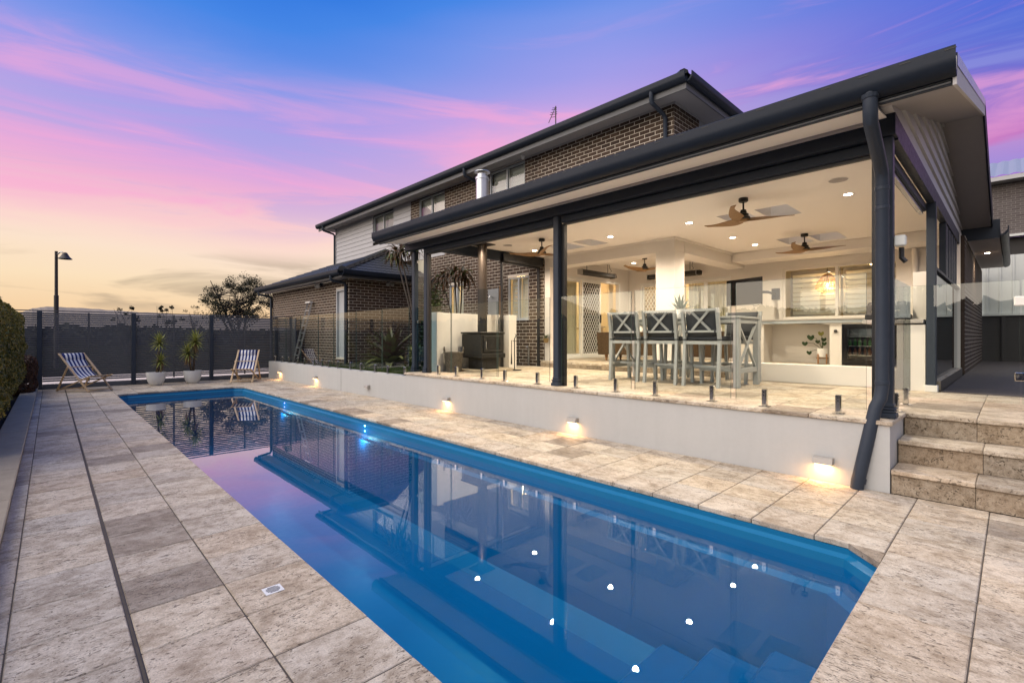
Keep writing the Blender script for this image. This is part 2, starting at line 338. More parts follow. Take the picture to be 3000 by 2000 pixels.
# ------------------------------------------------------------------ builders
class MB:
    def __init__(s): s.v = []; s.f = []; s.mi = []; s.cur = 0
    def quad(s, *p):
        b = len(s.v); s.v += [tuple(x) for x in p]; s.f.append(tuple(range(b, b+len(p)))); s.mi.append(s.cur); return s
    def raw(s, vs, fs):
        b = len(s.v); s.v += [tuple(x) for x in vs]; s.f += [tuple(i+b for i in f) for f in fs]; s.mi += [s.cur]*len(fs); return s
    def box(s, x0, x1, y0, y1, z0, z1, ch=0.):
        x0, x1 = sorted((x0, x1)); y0, y1 = sorted((y0, y1)); z0, z1 = sorted((z0, z1))
        if not ch:
            vs = [(x, y, z) for z in (z0, z1) for y in (y0, y1) for x in (x0, x1)]
            return s.raw(vs, [(0, 2, 3, 1), (4, 5, 7, 6), (0, 1, 5, 4), (2, 6, 7, 3), (0, 4, 6, 2), (1, 3, 7, 5)])
        ch = min(ch, (x1-x0)*.45, (y1-y0)*.45, (z1-z0)*.45)
        bm = bmesh.new(); bmesh.ops.create_cube(bm, size=1)
        for v in bm.verts: v.co = Vector(((x0+x1)/2+v.co.x*(x1-x0), (y0+y1)/2+v.co.y*(y1-y0), (z0+z1)/2+v.co.z*(z1-z0)))
        bmesh.ops.bevel(bm, geom=bm.edges[:], offset=ch, segments=1, affect='EDGES', profile=.5)
        bm.verts.index_update(); s.raw([v.co[:] for v in bm.verts], [[v.index for v in f.verts] for f in bm.faces]); bm.free(); return s
    def bar(s, a, b, w, h=None, up=(0, 0, 1), ch=0.):            # rectangular bar from a to b
        a = Vector(a); b = Vector(b); h = h or w; d = b-a; L = d.length; d.normalize(); up = Vector(up)
        if abs(d.dot(up)) > .98: up = Vector((0, 1, 0))
        x = up.cross(d).normalized(); y = d.cross(x)
        t = MB().box(-w/2, w/2, -h/2, h/2, 0, L, ch); M = Matrix((x, y, d)).transposed()
        return s.raw([a + M @ Vector(p) for p in t.v], t.f)
    def tube(s, pts, r, n=10, cap=True):
        pts = [Vector(p) for p in pts]; rs = r if isinstance(r, (list, tuple)) else [r]*len(pts)
        rings = []; prev = None
        for i, p in enumerate(pts):
            d = (pts[min(i+1, len(pts)-1)] - pts[max(i-1, 0)]).normalized()
            if prev is None:
                u = Vector((0, 0, 1)) if abs(d.z) < .9 else Vector((1, 0, 0)); x = u.cross(d).normalized()
            else: x = (prev - d*prev.dot(d)).normalized()
            prev = x; y = d.cross(x)
            rings.append([p + (x*math.cos(2*math.pi*k/n) + y*math.sin(2*math.pi*k/n))*rs[i] for k in range(n)])
        vs = [q for g in rings for q in g]; fs = []
        for i in range(len(pts)-1):
            for k in range(n): fs.append((i*n+k, i*n+(k+1) % n, (i+1)*n+(k+1) % n, (i+1)*n+k))
        if cap: fs.append(tuple(range(n))[::-1]); fs.append(tuple((len(pts)-1)*n+k for k in range(n)))
        return s.raw(vs, fs)
    def lathe(s, prof, c=(0, 0, 0), n=24):                         # prof: (r, z) list
        vs = []; fs = []
        for r, z in prof:
            vs += [(c[0]+r*math.cos(2*math.pi*k/n), c[1]+r*math.sin(2*math.pi*k/n), c[2]+z) for k in range(n)]
        for i in range(len(prof)-1):
            for k in range(n): fs.append((i*n+k, i*n+(k+1) % n, (i+1)*n+(k+1) % n, (i+1)*n+k))
        if prof[0][0] > 1e-4: fs.append(tuple(range(n))[::-1])
        if prof[-1][0] > 1e-4: fs.append(tuple((len(prof)-1)*n+k for k in range(n)))
        return s.raw(vs, fs)
    def extr(s, poly, axis, a, b):                                 # polygon (u,v) extruded along an axis; x:(y,z) y:(x,z) z:(x,y)
        def P(u, v, w): return {'x': (w, u, v), 'y': (u, w, v), 'z': (u, v, w)}[axis]
        n = len(poly); vs = [P(u, v, a) for u, v in poly] + [P(u, v, b) for u, v in poly]
        return s.raw(vs, [tuple(range(n))[::-1], tuple(range(n, 2*n))] + [(k, (k+1) % n, n+(k+1) % n, n+k) for k in range(n)])
    def sheet(s, xs, ys, zf, holes=()):                            # grid sheet with rectangular holes; zf(x,y)
        xs = sorted(set(list(xs)+[h[i] for h in holes for i in (0, 1)])); ys = sorted(set(list(ys)+[h[i] for h in holes for i in (2, 3)]))
        for i in range(len(xs)-1):
            for j in range(len(ys)-1):
                cx, cy = (xs[i]+xs[i+1])/2, (ys[j]+ys[j+1])/2
                if any(h[0] < cx < h[1] and h[2] < cy < h[3] for h in holes): continue
                s.quad(*[(x, y, zf(x, y)) for x, y in ((xs[i], ys[j]), (xs[i+1], ys[j]), (xs[i+1], ys[j+1]), (xs[i], ys[j+1]))])
        return s
    def mesh(s, name, fix=True):
        me = bpy.data.meshes.new(name); me.from_pydata(s.v, [], s.f); me.update()
        if fix:
            bm = bmesh.new(); bm.from_mesh(me); bmesh.ops.recalc_face_normals(bm, faces=bm.faces); bm.to_mesh(me); bm.free()
        if len(set(s.mi)) > 1: me.polygons.foreach_set('material_index', s.mi)
        return me

def link(name, me, mat=None, parent=None, smooth=False):
    o = bpy.data.objects.new(name, me); COL.objects.link(o)
    if me is not None and mat:
        ms = mat if isinstance(mat, (list, tuple)) else [mat]
        if not me.materials:
            for m in ms: me.materials.append(MATS[m])
        if smooth:
            me.polygons.foreach_set('use_smooth', [True]*len(me.polygons))
            if smooth is not True: me.set_sharp_from_angle(angle=R(smooth))
    if parent is not None:
        o.parent = parent; o.matrix_parent_inverse = WORLD[parent.name].inverted()
    WORLD[o.name] = Matrix.Identity(4) if parent is not None or me is not None else Matrix.Identity(4)
    return o
WORLD = {}
def obj(name, mb, mat, parent=None, smooth=False, fix=True): return link(name, mb.mesh(name, fix), mat, parent, smooth)
def thing(name, label, cat, loc=(0, 0, 0), rz=0., group=None):
    o = bpy.data.objects.new(name, None); COL.objects.link(o); o.location = loc; o.rotation_euler = (0, 0, rz); o.empty_display_size = .2
    WORLD[o.name] = Matrix.Translation(loc) @ Matrix.Rotation(rz, 4, 'Z'); return tag(o, label, cat, group)
def tag(o, label, cat, group=None):
    o['label'] = label; o['category'] = cat
    if group: o['group'] = group
    return o
def part(name, mb, mat, parent, smooth=False, fix=True):           # mesh in the parent's own coordinates
    o = obj(name, mb, mat, None, smooth, fix); o.parent = parent; return o
def struct(name, mb, mat, smooth=False, kind='structure'):
    o = obj(name, mb, mat, None, smooth); o['kind'] = kind; return o
def dup(root, loc, rz=None, label=None, parent=None):
    r = root.copy(); COL.objects.link(r); r.location = loc
    if rz is not None: r.rotation_euler = (0, 0, rz)
    if label: r['label'] = label
    if parent is not None: r.parent = parent
    for ch in root.children:
        c = ch.copy(); COL.objects.link(c); c.parent = r
        for g in ch.children:
            d = g.copy(); COL.objects.link(d); d.parent = c
    return r
XR, XD, YR, YD = math.sin(R(43.8)), -math.cos(R(43.8)), math.sin(R(46.2)), math.cos(R(46.2))
def depth(x, y): return x*XD + y*YD
def inview(x, y, z=0., m=.08):
    d = depth(x, y)
    if d < .2: return False
    u = 16.92/36*(x*XR+y*YR)/d; v = 16.92/36*(z-H)/d
    return abs(u) < .5+m and abs(v) < .34+m

# ------------------------------------------------------------------ ground and paving
PX0, PX1, PY0, PY1 = -14.45, -.553, 1.103, 3.735                   # pool opening
g = MB().sheet([-7000, -800, -60, 12, 60, 800, 7000], [-7000, -800, -60, -4, 5.3, 60, 800, 7000], lambda x, y: -.06, [(PX0-.28, PX1+.28, PY0-.3, PY1+.3)])
struct('ground', g, 'ground_dirt')
struct('footpath', MB().box(-23.2, -18.8, -30, 30, -.058, -.03), 'footpath_concrete')
# hills on the horizon
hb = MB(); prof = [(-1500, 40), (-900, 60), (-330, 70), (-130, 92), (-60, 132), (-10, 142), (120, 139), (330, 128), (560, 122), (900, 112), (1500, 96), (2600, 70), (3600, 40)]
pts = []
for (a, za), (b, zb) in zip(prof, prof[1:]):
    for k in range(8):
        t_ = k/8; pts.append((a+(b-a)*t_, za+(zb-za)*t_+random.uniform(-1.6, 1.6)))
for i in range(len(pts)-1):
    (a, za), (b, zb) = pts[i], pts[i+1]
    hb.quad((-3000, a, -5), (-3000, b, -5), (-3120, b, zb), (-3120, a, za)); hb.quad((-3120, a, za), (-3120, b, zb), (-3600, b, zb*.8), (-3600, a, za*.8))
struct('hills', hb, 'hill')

def slab(x0, x1, y0, y1, z0, z1, ch=.004, poly=None):
    return MB().box(x0, x1, y0, y1, z0, z1, ch)
def clip_oct(x0, x1, y0, y1):                                     # paver against the chamfered pool corners: returns polygon outside the pool
    return [(x0, y0), (x1, y0), (x1, y1), (x0, y1)]
TP = .405; G = .005; XO = -.128
tiles = []                                                        # (x0,x1,y0,y1,grain)
def xs_between(a, b):
    k = math.floor((a-XO)/TP)-1; out = [a]
    while XO+k*TP < b-.05:
        v = XO+k*TP
        if v > a+.05: out.append(v)
        k += 1
    return out+[b]
KI = -.235                                                        # inner face of the left kerb
for x0, x1 in zip(*(lambda l: (l, l[1:]))(xs_between(-17.02, 2.6))):
    for y0, y1 in ((KI, -.14), (-.14, .262), (.276, .68)): tiles.append((x0, x1, y0, y1, 'y'))
for x0, x1 in zip(*(lambda l: (l, l[1:]))(xs_between(PX0, PX1))):
    tiles.append((x0, x1, .68, PY0, 'y'))
    for y0, y1 in ((PY1, 4.15), (4.15, 4.555), (4.555, 4.96), (4.96, 5.188)): tiles.append((x0, x1, y0, y1, 'x'))
for x0, x1 in zip(*(lambda l: (l, l[1:]))(xs_between(-17.02, PX0))):
    ys = [.68, PY0]+[PY0+.405*k for k in range(1, 7)]+[PY1]+[4.15, 4.555, 4.96, 5.188]
    for y0, y1 in zip(ys, ys[1:]): tiles.append((x0, x1, y0, y1, 'y'))
for x0, x1 in zip(*(lambda l: (l, l[1:]))(xs_between(PX1, 2.6))):
    ys = [.68]+[y for y in [3.78-.405*k for k in range(7, -1, -1)] if y > .8]+[4.185, 4.59, 5.0, 5.188]
    for y0, y1 in zip(ys, ys[1:]): tiles.append((x0, x1, y0, y1, 'x'))
paving = MB().sheet([-17.05, 2.6], [KI-.01, 5.2], lambda x, y: -.0045, [(PX0+.03-.05, PX1+.02, PY0-.02, PY1+.02)])
paving = struct('paving', paving, 'grout')
TH = .038
vis = [tl for tl in tiles if inview((tl[0]+tl[1])/2, (tl[2]+tl[3])/2, 0, .12)]
vis.sort(key=lambda tl: -((tl[1]-tl[0])*(tl[3]-tl[2]))/max(.3, depth((tl[0]+tl[1])/2, (tl[2]+tl[3])/2))**3)
CH = .19                                                          # chamfer at the pool corners
def near_corner(tl): return any(abs(cx-(tl[0] if sx > 0 else tl[1])) < .02 and 0 for cx, sx in ())
cache = {}
def tile_mesh(w, h, grain):
    k = (round(w, 3), round(h, 3), grain)
    if k not in cache:
        b = MB()                                                   # slightly uneven arrises: chamfer with a broken edge
        cache[k] = slab(-w/2+G/2, w/2-G/2, -h/2+G/2, h/2-G/2, -TH, 0, .0045).mesh('paver')
    return cache[k]
n_obj = 0; rest = {'x': MB(), 'y': MB()}
seen = set(id(t) for t in vis)
for tl in vis:
    x0, x1, y0, y1, gr = tl; w, h = x1-x0, y1-y0
    if n_obj < 300:
        o = link('paver', tile_mesh(w, h, gr), 'travertine_'+gr, paving); o.location = ((x0+x1)/2, (y0+y1)/2, random.uniform(-.0012, .0012)); n_obj += 1
    else: rest[gr].box(x0+G/2, x1-G/2, y0+G/2, y1-G/2, -TH, random.uniform(-.001, .001), .0045)
for tl in tiles:
    if id(tl) not in seen: rest[tl[4]].box(tl[0]+G/2, tl[1]-G/2, tl[2]+G/2, tl[3]-G/2, -TH, 0)
for gr in rest:
    o = obj('paver_field', rest[gr], 'travertine_'+gr, paving); o['kind'] = 'stuff'
# triangular cut pavers that chamfer the pool corners
for cx, cy, sx, sy in ((PX1, PY1, -1, -1), (PX0, PY1, 1, -1), (PX0, PY0, 1, 1), (PX1, PY0, -1, 1)):
    tri = [(cx-sx*.002, cy-sy*.002), (cx+sx*CH, cy-sy*.002), (cx-sx*.002, cy+sy*CH)]
    obj('corner_paver', MB().extr(tri, 'z', -TH, .0005), 'travertine_x', paving)
# slot drain along the left deck, square waste grate
dr = thing('channel_drain', 'long narrow black slot drain running between the pale pavers', 'drain', (-8, .269, 0))
obj('channel', MB().box(-17, 2.5, .2615, .2765, -.06, -.035), 'black_paint', dr)
for a in (.2625, .2755): obj('channel_side', MB().box(-17, 2.5, a-.0012, a+.0012, -.06, -.004), 'black_paint', dr)
gr = thing('drain_grate', 'small white square drain grate set in a paver beside the pool', 'drain grate', (-2.716, .851, 0))
obj('grate_plate', MB().box(-2.758, -2.674, .805, .897, .0005, .004, .001), 'drain_white', gr)
for k in range(6):
    xx = -2.743+.0108*k; hw = .034*math.sqrt(max(.05, 1-((k-2.5)/3.2)**2)); obj('slot', MB().box(xx-.0025, xx+.0025, .851-hw, .851+hw, .0042, .0047), 'black_paint', gr)
# a few fallen leaves
for i, (lx, ly, a) in enumerate(((-2.1, .12, .3), (-2.35, -.05, 1.2), (-2.45, .08, 2.2), (-1.33, .83, .9), (-1.2, .42, 2.0), (-.3, 2.2, .4))):
    m = MB(); L, Wd = .022, .008; c_, s_ = math.cos(a), math.sin(a)
    P_ = lambda u, v, z: (lx+u*c_-v*s_, ly+u*s_+v*c_, z)
    m.raw([P_(-L, 0, .003), P_(-L*.3, Wd, .006), P_(L*.5, Wd*.7, .007), P_(L, 0, .004), P_(L*.5, -Wd*.7, .003), P_(-L*.3, -Wd, .003), P_(0, 0, .009)], [(0, 1, 6), (1, 2, 6), (2, 3, 6), (3, 4, 6), (4, 5, 6), (5, 0, 6)])
    tag(obj('fallen_leaf', m, 'fallen_leaf'), 'small curled yellow brown leaf lying on the pavers', 'leaf', 'fallen leaves on the deck')
# left kerb
kb = thing('garden_kerb', 'raised stone kerb edging the planted strip beside the hedge', 'kerb', (-9, -.35, 0))
obj('kerb_body', MB().box(-16.6, 3, KI-.20, KI-.004, -.05, .105), 'kerb_stone', kb)
for k in range(17):
    obj('kerb_cap', MB().box(-16.62+k*1.15, -16.62+(k+1)*1.15-.006, KI-.235, KI+.022, .107, .142, .006), 'kerb_stone', kb)
struct('garden_soil', MB().box(-17, 3, -1.75, KI-.2, -.05, .06), 'soil')

# ------------------------------------------------------------------ pool
pool = thing('swimming_pool', 'long narrow blue swimming pool let into the pale paving', 'pool', (-7.5, 2.4, -1.5))
def octo(m, c):                                                   # pool outline, inset m, chamfer c
    a, b, p, q = PX0+m, PX1-m, PY0+m, PY1-m
    return [(a+c, p), (b-c, p), (b, p+c), (b, q-c), (b-c, q), (a+c, q), (a, q-c), (a, p+c)]
def shell():
    m = MB(); rings = [(-.03, .16, -TH-.001), (.0, .18, -TH-.001), (.0, .18, -.075), (.035, .17, -.095), (.05, .17, -.30), (.09, .2, -.33), (.10, .2, -1.25), (.22, .2, -1.42)]
    vs = []; n = 8
    for ins, c, z in rings: vs += [(x, y, z) for x, y in octo(ins, c)]
    fs = [(i*n+k, i*n+(k+1) % n, (i+1)*n+(k+1) % n, (i+1)*n+k) for i in range(len(rings)-1) for k in range(n)] + [tuple((len(rings)-1)*n+k for k in range(n))]
    return m.raw(vs, fs)
obj('shell', shell(), 'pool_shell', pool)
for k in range(3):
    obj('entry_step', MB().box(-2.0+.42*k, -.66, PY0+.35+.18*k, PY1-.12, -1.3, -1.15+.17*k, .03), 'pool_shell', pool)
for px_, mt in ((-11.02, 'pool_led_blue'), (-7.3, 'pool_led')):
    pl = thing('pool_light', ('round blue' if 'blue' in mt else 'round cyan')+' glowing light set in the pool wall at the waterline', 'pool light', (px_, PY1-.04, -.11))
    obj('lens', MB().extr([(px_+.022*math.cos(2*math.pi*k/12), -.108+.013*math.sin(2*math.pi*k/12)) for k in range(12)], 'y', PY1-.05, PY1-.03), mt, pl)
    lp_ = bpy.data.lights.new('pool_light_glow', 'POINT'); lp_.energy = 7; lp_.color = (.35, .75, 1.); lp_.shadow_soft_size = .05; lo_ = bpy.data.objects.new('pool_light_glow', lp_); COL.objects.link(lo_); lo_.location = (px_, PY1-.16, -.34)
    obj('rim', MB().extr([(px_+.027*math.cos(2*math.pi*k/12), -.108+.0165*math.sin(2*math.pi*k/12)) for k in range(12)], 'y', PY1-.046, PY1-.028), 'chrome', pl)
struct('pool_water', MB().quad(*[(x, y, -.15) for x, y in octo(.03, .17)]), 'pool_water')

# ------------------------------------------------------------------ house
house = thing('house', 'two storey brown brick house with grey weatherboard end and dark hipped roofs', 'house', (-12, 8.9, 0))
BR = []                                                           # (rank, wall, axis, centre, length)
def brick_wall(name, axis, c, a0, a1, z0, z1, holes=(), parent=house, mort='mortar'):
    """axis x: face looks to -y at y=c; axis y: face looks to +x at x=c"""
    m = MB(); s_ = MB().sheet([a0, a1], [z0, z1], lambda x, y: 0, holes)
    for f in s_.f:
        p = [s_.v[i] for i in f]
        m.quad(*[((a, c+.002, z) if axis == 'x' else (c-.002, a, z)) for a, z, _ in p])
    for h in holes:                                               # reveals
        for (u0, v0), (u1, v1) in (((h[0], h[2]), (h[1], h[2])), ((h[1], h[2]), (h[1], h[3])), ((h[1], h[3]), (h[0], h[3])), ((h[0], h[3]), (h[0], h[2]))):
            q_ = lambda u, v, d: ((u, c+d, v) if axis == 'x' else (c-d, u, v))
            m.quad(q_(u0, v0, .008), q_(u1, v1, .008), q_(u1, v1, .11), q_(u0, v0, .11))
    w = obj(name, m, mort, parent)
    row = 0; z = z0
    while z < z1-.03:
        h = min(.0755, z1-z-.004); a = a0+.002
        first = .23 if row % 2 == 0 else .11
        while a < a1-.02:
            L = min(first, a1-.002-a); first = .23
            segs = [(a, a+L)]
            for hl in holes:
                if z+h > hl[2]+.005 and z < hl[3]-.005:
                    ns = []
                    for p, q in segs:
                        if q <= hl[0] or p >= hl[1]: ns.append((p, q)); continue
                        if p < hl[0]-.02: ns.append((p, hl[0]))
                        if q > hl[1]+.02: ns.append((hl[1], q))
                    segs = ns
            for p, q in segs:
                if q-p < .02: continue
                cx, cy = ((p+q)/2, c) if axis == 'x' else (c, (p+q)/2)
                d = depth(cx, cy)
                vis = inview(cx, cy, z+.04, 0.)
                area = (q-p)/d*h/d*(abs(cy) if axis == 'x' else abs(cx))/math.hypot(cx, cy)
                BR.append((area if vis else 0., w, axis, c, (p+q)/2, z+h/2, q-p, h))
            a += L+.012
        z += .086; row += 1
    return w
bcache = {}
def brick_mesh(L, h, axis):
    k = (round(L, 3), round(h, 3), axis)
    if k not in bcache:
        m = MB()
        if axis == 'x': m.box(-L/2, L/2, 0, .03, -h/2, h/2, .003)
        else: m.box(-.03, 0, -L/2, L/2, -h/2, h/2, .003)
        bcache[k] = m.mesh('brick')
    return bcache[k]
def lay_bricks(mat='brick_brown', limit=300, hidden=()):
    BR.sort(key=lambda b: -b[0]); rest = {}
    for i, (ar, w, axis, c, a, z, L, h) in enumerate(BR):
        if i < limit and ar > 0:
            o = link('brick', brick_mesh(L, h, axis), mat, w); o.location = (a, c, z) if axis == 'x' else (c, a, z)
        else:
            m = rest.setdefault(w.name, (w, MB()))[1]
            if axis == 'x': m.box(a-L/2, a+L/2, c, c+.02, z-h/2, z+h/2)
            else: m.box(c-.02, c, a-L/2, a+L/2, z-h/2, z+h/2)
    for w, m in rest.values():
        o = obj('brick_courses', m, mat, w); o['kind'] = 'stuff'
    BR.clear()

def fr_(axis, c):                                                 # face frame: (along, out, z) -> world; out>0 is outwards
    return (lambda a, o, z: (a, c-o, z)) if axis == 'x' else (lambda a, o, z: (c+o, a, z))
def fbox(m, F, a0, a1, o0, o1, z0, z1, ch=0.):
    p, q = F(a0, o0, z0), F(a1, o1, z1); return m.box(p[0], q[0], p[1], q[1], p[2], q[2], ch)
def window(name, axis, c, a0, a1, z0, z1, parent, frame='window_frame_grey', leaves=2, slats=True, depth_=.16, sill=True, pitch=.092, fw=.045, tilt=.55, shut='shutter_white', shf=None):
    F = fr_(axis, c); m = MB()
    for p, q, r, s in ((a0, a1, z1-fw, z1), (a0, a1, z0, z0+fw), (a0, a0+fw, z0+fw, z1-fw), (a1-fw, a1, z0+fw, z1-fw)): fbox(m, F, p, q, -.09, -.03, r, s)
    for k in range(1, leaves):
        x = a0+(a1-a0)*k/leaves; fbox(m, F, x-fw*.6, x+fw*.6, -.088, -.026, z0+fw, z1-fw)
    w = obj(name, m, frame, parent)
    for k in range(leaves):
        p = a0+(a1-a0)*k/leaves+fw*.5; q = a0+(a1-a0)*(k+1)/leaves-fw*.5
        m = MB(); fbox(m, F, p, q, -.064, -.058, z0+fw*.8, z1-fw*.8); obj('pane', m, 'window_glass', w)
        if slats:
            m = MB(); dd = depth_
            for e, f, g_, h in ((p, q, z1-.11, z1-.03), (p, q, z0+.03, z0+.11), (p, p+.05, z0+.11, z1-.11), (q-.05, q, z0+.11, z1-.11)): fbox(m, F, e, f, -dd-.03, -dd, g_, h)
            obj('shutter_frame', m, shf or shut, w)
            n = int((z1-z0-.22)/pitch); zz = z0+.11
            for i in range(n):
                zc = zz+(i+.5)*(z1-z0-.22)/n; hh = pitch*.45
                A = [F(p+.05, -dd-.015+s_*math.cos(tilt+.9)*hh+o_*.004, zc+s_*math.sin(tilt+.9)*hh) for s_, o_ in ((-1, -1), (1, -1), (1, 1), (-1, 1))]
                B = [F(q-.05, -dd-.015+s_*math.cos(tilt+.9)*hh+o_*.004, zc+s_*math.sin(tilt+.9)*hh) for s_, o_ in ((-1, -1), (1, -1), (1, 1), (-1, 1))]
                obj('slat', MB().raw(A+B, [(0, 1, 2, 3), (7, 6, 5, 4), (0, 4, 5, 1), (1, 5, 6, 2), (2, 6, 7, 3), (3, 7, 4, 0)]), shut, w)
    if sill: m = MB(); fbox(m, F, a0-.01, a1+.01, -.1, .035, z0-.03, z0-.002, .004); obj('sill', m, frame, w)
    return w

YW, YB = 8.9, 12.45
ZF, ZC, ZA = .615, 3.31, .747
# upper storey: front face
UH = 5.975
w3 = (-10.21, -8.795, 5.0, 5.93); w2 = (-13.79, -12.32, 4.75, 5.92); w1 = (-16.95, -15.42, 4.94, 5.91)
brick_wall('upper_brick_wall', 'x', YW, -12.32, -4.65, 4.42, UH, [(w3[0], w3[1], w3[2], UH+.01)])
brick_wall('upper_brick_pier', 'x', YW, -14.27, -13.79, 4.42, UH)
brick_wall('upper_side_wall', 'y', -4.65, YW, 10.0, 4.5, UH)
obj('side_cladding', MB().box(-4.9, -4.66, 10.0, 14.5, 4.0, 5.96), 'weatherboard', house)
window('window', 'x', YW, *w3, house, leaves=2, tilt=.2); window('window', 'x', YW, *w2, house, tilt=.2); window('window', 'x', YW, *w1, house, tilt=.2)
obj('under_window_panel', MB().box(w2[0], w2[1], YW-.005, YW+.08, 3.9, w2[2]-.032), 'weatherboard', house)
for k in range(12):                                               # weatherboards
    z0 = 3.95+.17*k; z1 = z0+.172
    for a0, a1 in ((-20.2, w1[0]), (w1[1], -14.27), (w1[0], w1[1])):
        if a0 == w1[0] and z1 > w1[2]-.03: continue
        if z1 > UH+.02: continue
        obj('weatherboard', MB().extr([(YW+.02, z0), (YW-.022, z0), (YW-.004, z1), (YW+.02, z1)], 'x', a0, a1), 'weatherboard', house)
obj('wall_core', MB().box(-20.2, -4.9, YW+.3, 14.5, 3.5, 5.95), 'room_wall', house)     # closes the upper rooms
obj('wall_end', MB().box(-20.22, -20.1, YW+.01, 14.5, 3.4, 5.97), 'weatherboard', house)
obj('corner_trim', MB().box(-20.26, -20.19, YW-.03, YW+.05, 3.9, UH), 'weatherboard', house)
# upper roof: hip, gutter, fascia, soffit
def gutter_profile(y, z, s=1.):                                   # half-round fronted gutter, outwards is -y; (y,z) list
    p = [(y, z), (y, z-.135*s)]
    for k in range(9):
        a = math.pi*.5*k/8; p.append((y-(.02+.10*math.sin(a))*s, z-.155*s+.10*s*(1-math.cos(a))))
    return p+[(y-.122*s, z+.01*s), (y-.116*s, z+.016*s), (y-.106*s, z+.01*s), (y-.104*s, z-.05*s), (y-.05*s, z-.12*s), (y-.014*s, z-.12*s), (y-.012*s, z)]
EY = 8.40; EX0, EX1 = -20.95, -4.15
rb = MB(); rz = 6.16
rb.raw([(EX0, EY-.06, rz-.03), (EX1+.06, EY-.06, rz-.03), (EX1+.06, 17.5, rz-.03), (EX0, 17.5, rz-.03), (EX0+4.6, 13, rz+1.8), (EX1-4.6, 13, rz+1.8)], [(0, 1, 5, 4), (1, 2, 5), (2, 3, 4, 5), (3, 0, 4)])
roof = obj('roof', rb, 'roof_tile', house)
gb = MB().extr(gutter_profile(EY, 6.15), 'x', EX0, EX1+.02); obj('gutter', gb, 'gutter_dark', house, 35)
gb = MB().extr([(EX1+(EY-y), z) for y, z in gutter_profile(EY, 6.15)], 'y', EY-.02, 14.6); obj('gutter', gb, 'gutter_dark', house, 35)
obj('fascia', MB().box(EX0+.05, EX1-.004, EY+.001, EY+.025, 5.885, 6.14), 'fascia_grey', house); obj('fascia', MB().box(EX1-.027, EX1-.003, EY+.026, 14.6, 5.885, 6.14), 'fascia_grey', house)
obj('soffit', MB().box(EX0+.05, EX1-.03, EY+.026, YW+.02, UH, UH+.02), 'soffit_grey', house); obj('soffit', MB().box(-4.9, EX1-.03, YW+.021, 14.5, UH, UH+.02), 'soffit_grey', house)
obj('soffit', MB().box(EX0, -20.23, EY+.03, 14.5, UH-.003, UH+.02), 'soffit_grey', house)
obj('soffit_moulding', MB().box(-20.1, -4.63, YW-.03, YW-.004, UH-.035, UH-.001), 'soffit_grey', house); obj('soffit_moulding', MB().box(-4.645, -4.62, YW-.03, 10.0, UH-.035, UH-.001), 'soffit_grey', house)
rc = MB()
for k in range(5): rc.tube([(EX1-.05-.3*k, EY+.0+.3*k, rz+.0+.118*k), (EX1-.38-.3*k, EY+.33+.3*k, rz+.125+.118*k)], .10, 8)
obj('hip_cap', rc, 'roof_tile', house)
for x_ in (-10.63, -4.83, -20.3):                                 # downpipes with offset bends
    zb = 4.6 if x_ > -20 else 3.9
    obj('downpipe', MB().tube([(x_, EY-.06, 6.04), (x_, EY-.06, 5.90), (x_, EY-.03, 5.84), (x_+.01, YW-.10, 5.75), (x_+.02, YW-.055, 5.68), (x_+.02, YW-.055, zb)], .042, 10), 'fence_post', house, 40)
obj('eave_vent', MB().lathe([(.07, 0), (.07, .012), (.0, .012)], (-20.3, 8.62, UH-.014), 16), 'fascia_grey', house)
cm = thing('security_camera', 'small white dome camera under the upper eave', 'camera', (-8.72, 8.75, UH)); obj('dome', MB().lathe([(.045, 0), (.05, -.03), (.045, -.07), (.02, -.095), (0, -.10)], (-8.72, 8.75, UH), 14), 'pot_gloss', cm, True); obj('mount', MB().lathe([(.06, 0), (.06, -.02), (.05, -.022)], (-8.72, 8.75, UH), 14), 'aluminium_white', cm)
an = thing('tv_antenna', 'thin spiky television antenna standing on the upper roof', 'antenna', (-10.0, 11.5, 7.2))
obj('mast', MB().tube([(-10.0, 11.5, 7.2), (-10.0, 11.5, 8.6)], .018, 6), 'lamp_post_paint', an)
obj('boom', MB().tube([(-10.02, 11.5, 8.56), (-10.12, 11.3, 8.05)], .012, 6), 'lamp_post_paint', an)
for k, (zz, L) in enumerate(((8.55, .06), (8.5, .07), (8.42, .09), (8.36, .10), (8.28, .07))): obj('element', MB().tube([(-10.03-.015*k-L, 11.48-L*.6, zz), (-10.03-.015*k+L, 11.48+L*.6, zz)], .009, 5), 'lamp_post_paint', an)

# ground floor wall behind the garden
lw1 = (-12.1, -11.37, 1.72, 2.92); lw2 = (-9.45, -8.66, 1.79, 2.92)
brick_wall('garden_brick_wall', 'x', YW, -13.35, -8.12, .5, 3.94, [lw1, lw2])
window('window', 'x', YW, *lw1, house); window('window', 'x', YW, *lw2, house)
obj('brick_return', MB().box(-8.12, -8.1, YW+.01, YW+.2, .6, 3.3), 'brick_brown', house)
obj('shower_panel', MB().box(-10.21, -9.77, YW-.045, YW-.005, .9, 2.66, .004), 'shower_slab', house)
obj('shower_head', MB().tube([(-9.99, YW-.05, 2.42), (-9.99, YW-.16, 2.46), (-9.99, YW-.2, 2.4)], .018, 8), 'chrome', house)
obj('timber_post', MB().box(-9.70, -9.62, YW-.07, YW-.005, .9, 2.72), 'stand_wood', house)
obj('wall_tap', MB().tube([(-8.62, YW-.04, .62), (-8.62, YW-.04, 1.05), (-8.62, YW-.1, 1.09)], .022, 8), 'brushed_steel', house)
